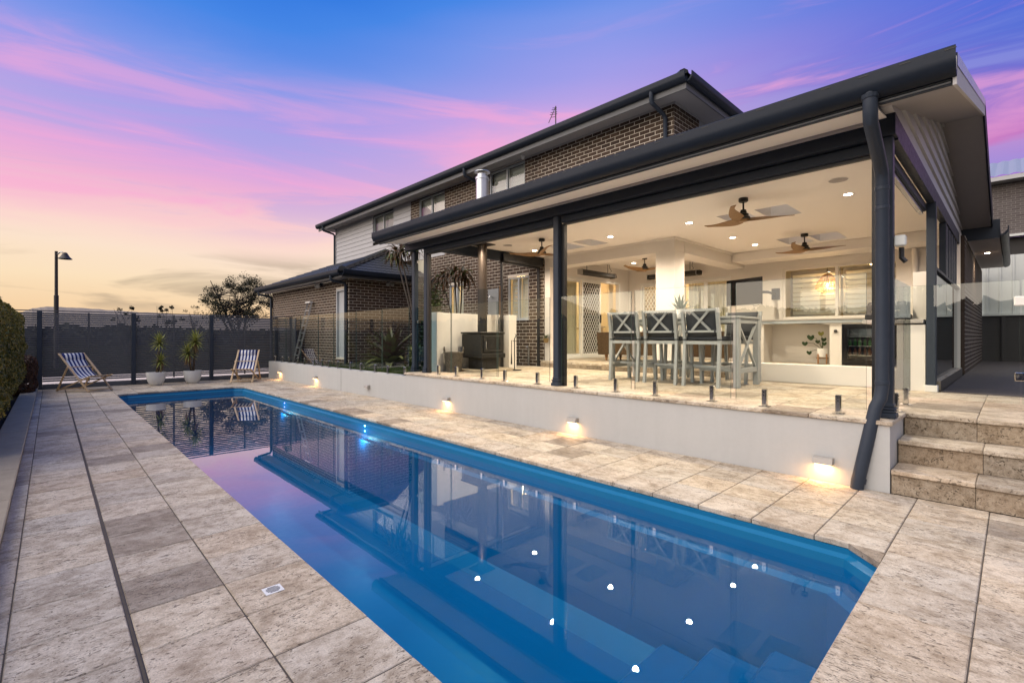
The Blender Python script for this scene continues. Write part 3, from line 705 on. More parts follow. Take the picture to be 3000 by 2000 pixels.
# wing
YN, XN = 6.26, -13.37
door = (-14.22, -13.58, .72, 2.76)
brick_wall('wing_front_wall', 'x', YN, -20.05, XN, .5, 3.03, [door])
brick_wall('wing_side_wall', 'y', XN, YN+.002, YW-.002, .5, 3.03)
F = fr_('x', YN); m = MB()
for p, q, r, s in ((door[0], door[1], door[3]-.06, door[3]), (door[0], door[0]+.055, door[2], door[3]-.06), (door[1]-.055, door[1], door[2], door[3]-.06)): fbox(m, F, p, q, -.10, .012, r, s)
dd = obj('door', m, 'window_frame_grey', house); m = MB(); fbox(m, F, door[0]+.055, door[1]-.055, -.085, -.05, door[2], door[3]-.06); obj('door_leaf', m, 'window_frame_grey', dd); m = MB(); fbox(m, F, door[1]-.13, door[1]-.10, -.05, -.0, 1.7, 1.73); obj('door_handle', m, 'chrome', dd)
GY, GX = 5.84, -12.93; GX0 = -20.5
obj('gutter', MB().extr(gutter_profile(GY, 3.20), 'x', GX0, GX), 'gutter_dark', house, 35); obj('gutter', MB().extr([(GX-(y-GY), z) for y, z in gutter_profile(GY, 3.2)], 'y', GY, YW), 'gutter_dark', house, 35)
obj('fascia', MB().box(GX0+.05, GX-.004, GY+.001, GY+.022, 3.005, 3.19), 'fascia_grey', house); obj('fascia', MB().box(GX-.024, GX-.003, GY+.023, YW, 3.005, 3.19), 'fascia_grey', house)
obj('soffit', MB().box(GX0+.05, GX-.025, GY+.023, YN+.02, 3.04, 3.055), 'soffit_grey', house); obj('soffit', MB().box(XN-.02, GX-.025, YN+.021, YW, 3.04, 3.055), 'soffit_grey', house)
obj('downpipe', MB().tube([(-13.5, GY-.06, 3.08), (-13.5, GY-.06, 2.99), (-13.5, GY-.03, 2.95), (-13.48, YN-.10, 2.90), (-13.47, YN-.055, 2.84), (-13.47, YN-.055, .5)], .045, 10), 'fence_post', house, 40)
obj('downpipe', MB().tube([(-20.1, GY-.06, 3.08), (-20.1, GY-.06, 2.96), (-20.05, YN-.08, 2.88), (-20.03, YN-.055, 2.8), (-20.03, YN-.055, .5)], .045, 10), 'fence_post', house, 40)
wr = obj('wing_roof', MB().raw([(GX0, GY-.05, 3.165), (GX+.05, GY-.05, 3.165), (GX+.05, YW, 3.165), (-15.98, YW, 4.44), (GX0, YW, 4.44)], [(0, 1, 3, 4), (1, 2, 3)]), 'roof_tile', house)
sl_ = (4.44-3.165)/(YW-GY+.05); ca = math.cos(math.atan(sl_)); sa = math.sin(math.atan(sl_)); NR = 10; run = (YW-GY+.05)/NR
def rtile(w):                                                     # one concrete roof tile, local: x across, y up the slope
    m = MB(); L = run/ca*1.12; n = 6; vs = []
    for j, (yy, zz) in enumerate(((0, .0), (0, .030), (L, .012))):
        for i in range(n+1):
            x = -w/2+w*i/n; vs.append((x, yy, zz+(.012*math.cos(2*math.pi*2*i/n) if j else 0)))
    fs = [(j*(n+1)+i, j*(n+1)+i+1, (j+1)*(n+1)+i+1, (j+1)*(n+1)+i) for j in range(2) for i in range(n)]
    return m.raw(vs, fs)
tm = rtile(.298).mesh('roof_tile'); fld = MB(); tv = rtile(.298)
for r in range(NR):
    yo = run*r; zo = 3.165+sl_*yo+.006
    y = GY-.02+yo*1.0+.15                                         # side slope: rows climb towards -x
    k = 0
    while GY-.05+.3*k+.15 < YW:
        yc = GY-.05+.3*k+.15; k += 1
        if yc < GY-.05+yo+.12: continue
        o = link('roof_tile', tm, 'roof_tile', wr); o.matrix_local = Matrix.Translation((GX+.06-yo, yc, zo)) @ Matrix.Rotation(R(90), 4, 'Z') @ Matrix.Rotation(math.atan(sl_), 4, 'X')
    M = Matrix.Translation((0, GY-.06+yo, zo)) @ Matrix.Rotation(math.atan(sl_), 4, 'X'); x = GX0+.15
    while x < GX-yo-.1:
        fld.raw([M @ Vector(p)+Vector((x, 0, 0)) for p in tv.v], tv.f); x += .3
o = obj('tile_field', fld, 'roof_tile', wr); o['kind'] = 'stuff'
for k in range(11):
    a = k*.285; P0 = Vector((GX-.0-a, GY+.02+a, 3.20+sl_*a)); P1 = Vector((GX-.33-a, GY+.35+a, 3.215+sl_*(a+.33)))
    obj('ridge_cap', MB().tube([P0, P1], [.125, .115], 8), 'roof_tile', wr, 30)
for (px_, py_, pz_, dx_, dy_) in ((-13.37, 7.52, 2.98, 1, 0), (-15.34, 6.26, 2.99, 0, -1)):
    fl = thing('flood_light', 'twin lamp flood light under the eave of the low wing'+(' near the cordyline' if dx_ else ' above the ladder'), 'flood light', (px_, py_, pz_)); obj('bracket', MB().box(px_-.04, px_+.04, py_-.04, py_+.04, pz_-.03, pz_+.055), 'fascia_grey', fl)
    for s in (-1, 1):
        b_ = Vector((px_+dx_*.07, py_+dy_*.07, pz_)); e_ = b_+Vector((dx_*.09+dy_*s*.1, dy_*.09+dx_*s*.1, -.06)); obj('lamp_head', MB().tube([b_, b_.lerp(e_, .4), e_], [.022, .04, .058], 10), 'light_housing', fl, 40)
lay_bricks()

# rooms behind the doors and windows
def room(x0, x1, y0, y1, z0, z1, openx=(), mat='room_wall'):
    m = MB(); m.quad((x0, y0, z1), (x1, y0, z1), (x1, y1, z1), (x0, y1, z1)); m.quad((x0, y1, z0), (x1, y1, z0), (x1, y1, z1), (x0, y1, z1)); m.quad((x0, y0, z0), (x0, y1, z0), (x0, y1, z1), (x0, y0, z1))
    if 'x1' not in openx: m.quad((x1, y0, z0), (x1, y1, z0), (x1, y1, z1), (x1, y0, z1))
    if 'y0' not in openx: m.quad((x0, y0, z0), (x1, y0, z0), (x1, y0, z1), (x0, y0, z1))
    obj('room_lining', m, mat, house); obj('room_floor', MB().quad((x0, y0, z0+.005), (x1, y0, z0+.005), (x1, y1, z0+.005), (x0, y1, z0+.005)), 'room_floor', house)
room(-13.2, -8.16, YW+.3, 13.2, ZA, 3.25, ('x1', 'y0')); room(-7.9, -4.5, YB+.12, 16.5, ZA, 3.25, ('y0',)); room(-4.45, -.85, YB+.12, 16.5, ZA, 3.25, ('y0',))
def lamp(kind, loc, e, col, size=.06, name='light', spot=None, par=None, rot=None):
    l = bpy.data.lights.new(name, kind); l.energy = e; l.color = col
    if kind == 'SPOT': l.spot_size = R(spot[0]); l.spot_blend = spot[1]
    if kind in ('POINT', 'SPOT'): l.shadow_soft_size = size
    if kind == 'AREA': l.shape = 'RECTANGLE'; l.size, l.size_y = size
    o = bpy.data.objects.new(name, l); COL.objects.link(o); o.location = loc
    if rot: o.rotation_euler = rot
    if par is not None: o.parent = par; o.matrix_parent_inverse = WORLD[par.name].inverted()
    return o
WARM = (1., .68, .35)
for i, (x, y, e) in enumerate(((-10.6, 10.6, 260), (-6.0, 14.2, 240), (-2.4, 15.2, 10))):
    t_ = thing('ceiling_lamp', 'round glowing ceiling lamp in the room behind the '+['sliding door beside the brick wall', 'curtained glass door', 'louvred kitchen window'][i], 'ceiling lamp', (x, y, 3.2)); obj('diffuser', MB().lathe([(.16, 0), (.16, -.05), (.10, -.08), (0, -.09)], (x, y, 3.245), 18), 'bulb_glow', t_, True); obj('rim', MB().lathe([(.17, .0), (.175, -.03), (.163, -.03)], (x, y, 3.246), 18), 'aluminium_white', t_); lamp('POINT', (x, y, 2.95), e, WARM, .15, 'lamp_light', par=t_)

# ------------------------------------------------------------------ retaining wall, patio floor, steps
WY = 5.19
rw = thing('retaining_wall', 'smooth pale rendered retaining wall between the pool deck and the patio', 'wall', (-8.8, WY, 0))
obj('patio_wall', MB().box(-8.52, -.735, WY, WY+.24, -.05, .575), 'render_white', rw)
obj('garden_wall', MB().box(-17.0, -8.523, WY+.001, WY+.24, -.05, .535), 'render_white', rw)
obj('side_wall', MB().box(-.975, -.7355, WY+.241, 5.93, 0, .575), 'render_white', rw)
obj('control_joint', MB().box(-11.53, -11.524, WY-.001, WY+.004, 0, .53), 'grout', rw); x = -8.55; xs_ = [-8.55]+[XO+TP*k for k in range(-20, -1) if -8.4 < XO+TP*k < -1.0]+[-.712]
for a, b in zip(xs_, xs_[1:]): obj('coping_tile', MB().box(a+.002, b-.002, WY-.022, 5.60, .577, ZF, .005), 'travertine_x', rw)
obj('coping_tile', MB().box(-1.0, -.713, 5.603, 5.93, .577, ZF-.0005, .005), 'travertine_x', rw)
pf = MB()
for a, b in zip(xs_, xs_[1:]):
    y = 5.602
    while y < 8.6:
        if not (a > -1.2 and y < 5.8): pf.box(a+.002, b-.002, y+.002, min(y+.405, 8.63)-.002, .58, ZF-.0006+random.uniform(-.0008, .0008), .003)
        y += .405
floor_ = struct('patio_floor', MB().box(-8.6, -.74, 5.605, 8.7, .50, .6105), 'grout')
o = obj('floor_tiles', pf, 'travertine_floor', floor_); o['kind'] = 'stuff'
af = struct('alfresco_floor', MB().box(-8.0, -.68, 8.662, YB+.1, .5, .7425), 'grout'); pf = MB(); rs = MB()
for a, b in zip([-8.0]+xs_[2:], xs_[2:]+[-.68]):
    y = 8.63
    while y < YB:
        pf.box(a+.002, b-.002, y+.002, min(y+.405, YB)-.002, .70, ZA+random.uniform(-.0008, .0008), .003); y += .405
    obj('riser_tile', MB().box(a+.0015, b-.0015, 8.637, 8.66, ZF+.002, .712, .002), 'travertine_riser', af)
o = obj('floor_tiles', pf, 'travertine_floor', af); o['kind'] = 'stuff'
st = thing('stone_steps', 'three wide travertine steps climbing from the pool deck to the landing', 'steps', (.8, 5.2, 0))
SY = [5.19, 5.545, 5.90]; SXS = [-.727, -.205, .36, .93, 1.5, 2.1, 2.7]
for k in range(3):
    zb, zt = .205*k, .205*(k+1); off = (0, .03, -.02)[k]
    obj('step_core', MB().box(-.725, 2.7, SY[k]+.02, 8.4, max(zb-.02, 0), zt-.04), 'grout', st)
    for a, b in zip(SXS, SXS[1:]):
        a2 = a if a < -.7 else a+off; b2 = b+off
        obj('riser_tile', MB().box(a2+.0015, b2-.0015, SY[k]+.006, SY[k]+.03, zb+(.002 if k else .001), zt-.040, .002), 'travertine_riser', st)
        y1 = SY[k+1]+.04 if k < 2 else 6.36
        obj('tread_tile', MB().box(a2+.0015, b2-.0015, SY[k]-.018, y1, zt-.038, zt, .005), 'travertine_x', st)
lt = MB()
for a, b in zip(SXS, SXS[1:]):
    y = 6.362
    while y < 8.38: lt.box(a+.0015-.02, b-.0015-.02, y, min(y+.56, 8.40)-.003, .577, ZF, .004); y += .56
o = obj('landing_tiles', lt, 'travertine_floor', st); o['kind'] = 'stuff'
dk = struct('side_deck', MB().box(-.66, 4, 8.405, 20.2, .5, .598), 'black_paint')
for k in range(40):
    y = 8.41+.143*k
    if y > 14: break
    obj('decking_board', MB().box(-.655, 3.5, y, y+.137, .60, .622, .003), 'dark_decking', dk)
obj('deck_sheet', MB().box(-.655, 3.5, 14.0, 20.1, .6, .618), 'dark_decking', dk)

# ------------------------------------------------------------------ patio pavilion
pv = thing('patio_pavilion', 'open patio with dark steel posts, beams, gutter and a white ceiling of downlights', 'patio roof', (-4.7, 7, ZF))
SK = [(-3.38, -2.93, 7.88, 8.63), (-2.80, -2.34, 7.90, 8.65), (-3.34, -2.86, 10.62, 11.42), (-2.78, -2.30, 10.68, 11.50), (-7.05, -6.50, 7.86, 8.5), (-6.36, -5.92, 7.84, 8.5)]
obj('ceiling', MB().sheet([-8.2, -4.62, -.78], [5.45, 8.91, 11.70], lambda x, y: ZC, SK+[(-8.3, -4.65, 8.91, 11.75)]), 'ceiling_white', pv)
SLP = .271; EV = 4.76; RZ0 = 3.40; RY = 9.65
def roofz(x, y): return RZ0+SLP*(min(y, 2*RY-y)-EV)
RX0, RX1 = -8.86, -.30
rs = MB().sheet([RX0, -4.65, RX1], [EV-.04, YW, RY, 13.4], roofz, [(h[0]-.02, h[1]+.02, h[2]-.02, h[3]+.02) for h in SK]+[(-8.9, -4.65, YW, 13.5)])
obj('roof_sheet', rs, 'roof_metal', pv)
und = MB().sheet([-.775, RX1-.012], [EV+.02, RY, 13.4], lambda x, y: roofz(x, y)-.203); obj('gable_soffit', und, 'soffit_grey', pv)
for h in SK:
    m = MB(); zt = [roofz(0, h[2]), roofz(0, h[3])]
    m.quad((h[0], h[2], ZC), (h[1], h[2], ZC), (h[1], h[2], zt[0]), (h[0], h[2], zt[0])); m.quad((h[0], h[3], ZC), (h[1], h[3], ZC), (h[1], h[3], zt[1]), (h[0], h[3], zt[1]))
    for xx in h[:2]: m.quad((xx, h[2], ZC), (xx, h[3], ZC), (xx, h[3], zt[1]), (xx, h[2], zt[0]))
    sk = obj('skylight', m, 'ceiling_white', pv); obj('skylight_glass', MB().quad(*[(x, y, roofz(x, y)+.015) for x, y in ((h[0]-.03, h[2]-.03), (h[1]+.03, h[2]-.03), (h[1]+.03, h[3]+.03), (h[0]-.03, h[3]+.03))]), 'window_glass', sk)
# front eave
gp = gutter_profile(EV, 3.395, 1.1)
gt = obj('gutter', MB().extr(gp, 'x', RX0-.02, RX1+.015), 'gutter_dark', pv, 35)
for k in range(34): obj('overflow_slot', MB().box(RX0+.1+k*.255, RX0+.165+k*.255, EV-.1365, EV-.1335, 3.385, 3.392), 'black_paint', gt)
obj('fascia', MB().extr([(EV+.003, 3.38), (EV+.003, 3.185), (EV+.028, 3.185), (EV+.028, 3.38)], 'x', RX0+.04, RX1-.012), 'steel_dark', pv)
obj('fascia_bead', MB().box(RX0+.045, RX1-.02, EV-.006, EV+.002, 3.195, 3.207), 'fascia_grey', pv); obj('fascia_bead', MB().box(RX0+.045, RX1-.02, EV-.004, EV+.002, 3.218, 3.226), 'fascia_grey', pv)
obj('soffit', MB().extr([(EV+.03, 3.198), (5.33, 3.268), (5.33, 3.28), (EV+.03, 3.21)], 'x', RX0+.06, -.777), 'ceiling_white', pv)
obj('soffit_trim', MB().box(-8.6, -.87, 5.27, 5.318, 3.238, 3.262), 'soffit_grey', pv)
FY0, FY1 = 5.32, 5.47
obj('front_beam', MB().box(-8.76, -.715, FY0, FY1, 3.115, 3.30, .004), 'steel_dark', pv)
for a, b in ((-4.60, -.80), (-8.15, -4.75)):
    bh = obj('blind_housing', MB().box(a, b, 5.405, 5.53, 3.005, 3.112, .012), 'steel_dark', pv); obj('blind_rail', MB().box(a+.02, b-.02, 5.44, 5.475, 2.975, 3.003), 'black_paint', bh)
obj('left_beam', MB().box(-8.29, -8.15, FY1+.002, YW-.005, 3.10, 3.305), 'steel_dark', pv); obj('left_end_cladding', MB().box(-8.79, -8.70, 4.9, YW-.005, 3.28, 3.38), 'steel_dark', pv)
obj('left_soffit', MB().box(-8.72, -8.292, FY1+.01, YW-.005, 3.26, 3.272), 'ceiling_white', pv)
bh = obj('blind_housing', MB().box(-8.20, -8.07, 7.47, 8.80, 3.06, 3.25, .015), 'black_paint', pv)
for yy in (7.47, 8.70): obj('blind_track', MB().box(-8.18, -8.12, yy, yy+.045, ZF, 3.06), 'black_paint', bh)
obj('blind_rail', MB().box(-8.17, -8.125, 7.52, 8.69, 3.02, 3.055), 'black_paint', bh)
obj('right_beam', MB().box(-.795, -.715, FY1+.002, 13.35, 3.10, 3.295), 'steel_dark', pv)
bh = obj('blind_housing', MB().box(-.90, -.80, 5.60, 8.35, 2.99, 3.10, .012), 'steel_dark', pv); obj('blind_rail', MB().box(-.87, -.83, 5.62, 8.33, 2.955, 2.988), 'brushed_steel', bh)
# gable wall: horizontal boards cut by the roof slope
for k in range(7):
    z0 = 3.30+.2*k; z1 = z0+.2
    ya = max(5.0, EV+(z0-RZ0+.203)/SLP); yc = max(ya+.02, EV+(z1-RZ0+.203)/SLP)
    yb, ye = 2*RY-ya, 2*RY-yc
    if z1 > roofz(0, RY)-.203: z1 = roofz(0, RY)-.205; yc = ye = RY
    if z0 >= roofz(0, RY)-.21: break
    X_ = lambda z: -.745+.028*(1-(z-z0)/.2)
    vs = [(X_(z0), ya, z0), (X_(z0), yb, z0), (X_(z1), ye, z1), (X_(z1), yc, z1)]
    obj('gable_board', MB().raw(vs+[(-.79, p[1], p[2]) for p in vs], [(0, 1, 2, 3), (7, 6, 5, 4), (0, 4, 5, 1), (1, 5, 6, 2), (2, 6, 7, 3), (3, 7, 4, 0)]), 'weatherboard_white', pv)
# barge boards
for s, (ya, yb) in enumerate(((EV-.02, RY), (RY, 13.4))):
    q_ = lambda y, dz: (RX1, y, roofz(0, y)+dz); e_ = lambda y, dz: (RX1-.02+.036, y, roofz(0, y)+dz)
    vs = [(RX1-.008, ya, roofz(0, ya)-.225), (RX1-.008, yb, roofz(0, yb)-.225), (RX1-.008, yb, roofz(0, yb)-.02), (RX1-.008, ya, roofz(0, ya)-.02)]
    obj('barge_board', MB().raw(vs+[(p[0]+.022, p[1], p[2]) for p in vs], [(0, 1, 2, 3), (7, 6, 5, 4), (0, 4, 5, 1), (1, 5, 6, 2), (2, 6, 7, 3), (3, 7, 4, 0)]), 'weatherboard_white' if s == 0 else 'steel_dark', pv)
    vs = [(RX1-.05, ya, roofz(0, ya)+.004), (RX1-.05, yb, roofz(0, yb)+.004), (RX1+.018, yb, roofz(0, yb)+.004), (RX1+.018, ya, roofz(0, ya)+.004)]; lo = [(RX1+.0155, ya, roofz(0, ya)-.09), (RX1+.0155, yb, roofz(0, yb)-.09)]
    obj('barge_capping', MB().raw(vs+[(RX1+.018, ya, roofz(0, ya)-.09), (RX1+.018, yb, roofz(0, yb)-.09)], [(0, 1, 2, 3), (3, 2, 5, 4)]), 'galvanised' if s == 0 else 'steel_dark', pv)
# posts with moulded bases
def post(x, y, w=.10, z0=ZF, z1=3.115, base=True, name='post'):
    p = obj(name, MB().box(x-w/2, x+w/2, y-w/2, y+w/2, z0, z1, .006), 'fence_post', pv)
    if base:
        m = MB()
        for a, h0, h1 in ((.150, 0, .045), (.128, .045, .075), (.140, .075, .095), (.116, .095, .13)): m.box(x-a/2, x+a/2, y-a/2, y+a/2, z0+h0, z0+h1, .008)
        obj('post_base', m, 'fence_post', p)
    return p
for x_ in (-8.66, -8.22, -4.675, -.79): post(x_, 5.42 if x_ > -8 else 5.50)
for x_ in (-8.10, -4.59, -.875): obj('blind_track', MB().box(x_-.028, x_+.028, 5.44, 5.50, ZF, 3.0), 'black_paint', pv)
post(-.755, 8.42, .10, base=False); obj('post_sleeve', MB().box(-.82, -.69, 8.35, 8.49, ZF, ZF+.085, .004), 'pot_gloss', pv)
obj('glass_infill', MB().box(-8.60, -8.28, 5.50, 5.51, ZF+.04, 1.95), 'glass_teal', pv); obj('glass_infill', MB().box(-8.60, -8.28, 5.50, 5.51, 1.96, 3.08), 'glass_clear', pv)
for zz in (1.62, 2.86): obj('glass_clip', MB().box(-8.60, -8.55, 5.485, 5.525, zz, zz+.05, .004), 'chrome', pv)
# front downpipe
dp = MB().tube([(-.79, EV-.06, 3.27), (-.79, EV-.06, 3.13), (-.793, EV-.03, 3.06), (-.80, 5.12, 2.86), (-.80, 5.235, 2.78), (-.80, 5.265, 2.70), (-.80, 5.265, .90), (-.81, 5.25, .80), (-.84, 5.22, .72), (-.955, 5.143, .05), (-.958, 5.14, 0)], .051, 20)
dpo = obj('downpipe', dp, 'fence_post', pv, 35)
for zz in (2.45, .92, 2.62): obj('pipe_joint', MB().lathe([(.0515, 0), (.055, .004), (.055, .03), (.0515, .034)], (-.80, 5.265, zz), 18), 'fence_post', dpo)
obj('pipe_joint', MB().tube([(-.945, 5.163, .10), (-.952, 5.150, .055)], .0555, 20), 'fence_post', dpo)
obj('outlet_collar', MB().lathe([(.057, 0), (.065, .03)], (-.79, EV-.06, 3.225), 16), 'fence_post', dpo)
# sensor box on the right post
obj('junction_box', MB().box(-.738, -.655, 5.40, 5.47, 2.14, 2.235, .01), 'outlet_plastic', pv); obj('box_bracket', MB().tube([(-.69, 5.45, 2.13), (-.69, 5.45, 2.04), (-.66, 5.45, 2.0)], .02, 8), 'black_paint', pv)
# back: bulkhead, beams and white column of the alfresco corner
al = thing('alfresco', 'white painted brick alcove with square column behind the patio', 'alcove', (-5, 10, ZA))
obj('column', MB().box(-5.05, -4.64, YW, YW+.41, ZA, 3.04), 'render_cream', al)
obj('front_lintel', MB().box(-8.1, -4.64, YW-.004, YW+.41, 3.042, 3.309), 'painted_brick', al); obj('side_lintel', MB().box(-5.045, -4.636, YW+.412, YB-.002, 3.042, 3.307), 'painted_brick', al)
obj('cornice', MB().box(-8.1, -4.60, YW-.035, YW-.006, 3.27, 3.308), 'ceiling_white', al); obj('cornice', MB().box(-4.634, -4.60, YW-.004, 11.68, 3.27, 3.308), 'ceiling_white', al)
obj('bulkhead', MB().box(-4.63, -.80, 11.69, YB-.002, 3.11, 3.306), 'ceiling_white', al)
obj('pier', MB().box(-8.1, -7.93, YW, YW+.3, ZA, 3.04), 'painted_brick', al)
obj('ceiling', MB().box(-7.94, -4.8, YW+.3, YB, 3.30, 3.33), 'ceiling_white', al)
def wall_holes(name, axis, c, a0, a1, z0, z1, holes, mat, par, th=.11):
    F = fr_(axis, c); m = MB(); s_ = MB().sheet([a0, a1], [z0, z1], lambda x, y: 0, holes)
    for f in s_.f: m.quad(*[F(s_.v[i][0], 0, s_.v[i][1]) for i in f])
    for h in holes:
        for (u0, v0), (u1, v1) in (((h[0], h[2]), (h[1], h[2])), ((h[1], h[2]), (h[1], h[3])), ((h[1], h[3]), (h[0], h[3])), ((h[0], h[3]), (h[0], h[2]))): m.quad(F(u0, 0, v0), F(u1, 0, v1), F(u1, -th, v1), F(u0, -th, v0))
    return obj(name, m, mat, par)
XD1 = -7.95
d1 = (9.35, 11.98, .80, 2.90); d2 = (-7.56, -4.97, .80, 2.88); wk = (-3.77, -1.62, 1.75, 2.93)
wall_holes('left_wall', 'y', XD1, YW+.01, YB, ZA-.01, 3.3, [d1], 'painted_brick', al)
wall_holes('back_wall', 'x', YB, -7.95, -.70, ZA-.01, 3.3, [d2, wk], 'painted_brick', al)
def slider(axis, c, a0, a1, z0, z1, order):                       # sliding door: fixed pane, security screen, opening
    F = fr_(axis, c); n = len(order); m = MB(); fw = .06
    for p, q, r, s in ((a0, a1, z1-fw, z1), (a0, a1, z0-.03, z0+.03), (a0, a0+fw, z0+.03, z1-fw), (a1-fw, a1, z0+.03, z1-fw)): fbox(m, F, p, q, -.10, .015, r, s)
    d_ = obj('sliding_door', m, 'aluminium_white', al)
    for k, kind in enumerate(order):
        p = a0+fw+(a1-a0-2*fw)*k/n; q = a0+fw+(a1-a0-2*fw)*(k+1)/n; r, s = z0+.03, z1-fw
        if kind == 'open': continue
        o_ = -.03 if kind == 'screen' else -.07; m = MB()
        for e, f, g_, h in ((p, q, s-.05, s), (p, q, r, r+.06), (p, p+.05, r+.06, s-.05), (q-.05, q, r+.06, s-.05)): fbox(m, F, e, f, o_-.03, o_, g_, h)
        lf = obj('door_leaf', m, 'aluminium_white', d_)
        if kind == 'screen':
            m = MB(); A0, A1, Z0, Z1 = p+.05, q-.05, r+.06, s-.05; dw, dh = .105, .165
            for sg in (1, -1):
                t0 = -int((Z1-Z0)/dh)-2
                while True:
                    b0 = A0+t0*dw*1.0; t0 += 1
                    if b0 > A1+(Z1-Z0)/dh*dw+dw: break
                    # line: a = b0 + sg*(z-Z0)*dw/dh
                    pts = []
                    for zz in (Z0, Z1):
                        aa = b0+sg*(zz-Z0)*dw/dh; pts.append([aa, zz])
                    (a_, z_), (b_, y_) = pts
                    if a_ == b_: continue
                    def clipa(lim):
                        pass
                    ta, tb = 0., 1.
                    for lim, side in ((A0, 1), (A1, -1)):
                        va, vb = (a_-lim)*side, (b_-lim)*side
                        if va < 0 and vb < 0: ta = 2; break
                        if va < 0: ta = max(ta, va/(va-vb))
                        if vb < 0: tb = min(tb, va/(va-vb))
                    if ta >= tb: continue
                    P0 = (a_+(b_-a_)*ta, z_+(y_-z_)*ta); P1 = (a_+(b_-a_)*tb, z_+(y_-z_)*tb)
                    m.bar(F(P0[0], o_-.012+.004*sg, P0[1]), F(P1[0], o_-.012+.004*sg, P1[1]), .011, .005, up=(F(0, 1, 0)[0]-F(0, 0, 0)[0], F(0, 1, 0)[1]-F(0, 0, 0)[1], 0))
            obj('security_grille', m, 'aluminium_white', lf); fm = MB(); fbox(fm, F, A0, A1, o_-.0225, o_-.0205, Z0, Z1); obj('fly_mesh', fm, 'fly_screen' if axis == 'y' else 'fly_screen_light', lf)
            m = MB(); fbox(m, F, q-.04, q-.012, o_, o_+.03, 1.72, 1.95); obj('door_handle', m, 'black_paint', lf)
        m = MB(); fbox(m, F, p+.04, q-.04, o_-.02, o_-.014, r+.05, s-.04); obj('pane', m, 'window_glass', lf)
    return d_
slider('y', XD1, *d1, ('pane', 'screen', 'open')); slider('x', YB, *d2, ('screen', 'screen', 'pane', 'pane'))
def curtain(axis, c, a0, a1, z0, z1, off):
    F = fr_(axis, c); m = MB(); n = 60; pv_ = None
    for k in range(n+1):
        a = a0+(a1-a0)*k/n; o_ = -off+.035*math.sin(k*1.05)+.012*math.sin(k*2.3); cur_ = (F(a, o_, z0), F(a, o_, z1))
        if pv_: m.quad(pv_[0], cur_[0], cur_[1], pv_[1])
        pv_ = cur_
    c_ = obj('curtain', m, 'curtain', None, True); return c_
tag(curtain('y', XD1, 9.4, 10.28, .80, 2.9, .25), 'cream pleated curtain behind the sliding glass door in the left wall', 'curtain'); tag(curtain('x', YB, -6.2, -5.0, .80, 2.88, .25), 'cream pleated curtain behind the wide glass door by the television', 'curtain'); tag(curtain('y', XD1, 11.75, 11.95, .80, 2.86, .25), 'narrow bunch of curtain at the open edge of the sliding door', 'curtain')
kw = window('kitchen_window', 'x', YB, *wk, al, frame='render_cream', leaves=2, depth_=.48, pitch=.105, fw=.05, tilt=.25, shf='soffit_grey')
obj('downpipe', MB().tube([(-1.36, YB-.05, 1.72), (-1.36, YB-.05, 3.1)], .05, 12), 'render_cream', al, 40)
# brick end wall and rear eave to the right of the patio
brick_wall('end_brick_wall', 'y', -.655, 12.75, 20, .62, 3.30, (), al); obj('end_brick_face', MB().box(-.95, -.665, 12.75, 12.9, .62, 3.3), 'brick_brown', al)
lay_bricks(limit=0)
obj('rear_soffit', MB().box(-.66, -.20, 13.42, 19.5, 3.31, 3.33), 'ceiling_white', al); obj('rear_fascia', MB().box(-.79, -.185, 13.38, 13.415, 3.27, 3.64), 'steel_dark', al)
obj('rear_gutter', MB().extr([(-.198-(y-EV), z+.08) for y, z in gp], 'y', 13.36, 19.6), 'gutter_dark', al, 35)
obj('louvre_screen', MB().box(-.80, -.72, 9.9, 10.0, 2.28, 3.09), 'steel_dark', al)
for k in range(5): obj('louvre_blade', MB().box(-.79, -.73, 10.15+.42*k, 10.42+.42*k, 2.28, 3.09), 'steel_dark', al)
obj('screen_rail', MB().box(-.80, -.715, 8.48, 12.74, 2.235, 2.275), 'steel_dark', al)
sg = thing('screen_panel', 'tall smoky glass screen between the side post and the brick end wall', 'glass screen', (-.75, 10.6, ZF)); obj('pane', MB().box(-.755, -.745, 8.49, 12.74, ZF+.02, 2.235), 'glass_teal', sg); obj('backing', MB().box(-.775, -.765, 8.49, 12.74, ZF+.02, 2.235), 'steel_dark', sg)

# ------------------------------------------------------------------ glass fences
def spigot(m_par, x, y, z, rot=0):
    c, s = math.cos(rot), math.sin(rot)
    def tr(mb): return MB().raw([(x+px*c-py*s, y+px*s+py*c, z+pz) for px, py, pz in mb.v], mb.f)
    o = obj('spigot', tr(MB().box(-.024, .024, -.026, .026, .006, .178, .006)), 'chrome', m_par)
    obj('base_plate', tr(MB().box(-.048, .048, -.048, .048, 0, .006, .002)), 'chrome', o)
    for zz in (.12, .15): obj('bolt', tr(MB().extr([(.0062*math.cos(k*math.pi/4), zz+.0062*math.sin(k*math.pi/4)) for k in range(8)], 'y', -.0292, -.0262)), 'black_paint', o)
def panel(x0, x1, y, z0, z1, sp, zs, label, group=None):
    # one loose pane on its own spigots
    t_ = thing('glass_fence_panel', label, 'glass panel', ((x0+x1)/2, y, zs), group=group)
    p = obj('pane', MB().box(x0, x1, y-.005, y+.005, z0, z1), 'glass_clear', t_)
    obj('polished_edge', MB().box(x0-.0006, x0-.0001, y-.006, y+.006, z0, z1).box(x1+.0001, x1+.0006, y-.006, y+.006, z0, z1).box(x0, x1, y-.006, y+.006, z1+.0001, z1+.001), 'glass_edge', t_)
    for s in sp: spigot(t_, s, y, zs)
    return t_
FG = 5.365
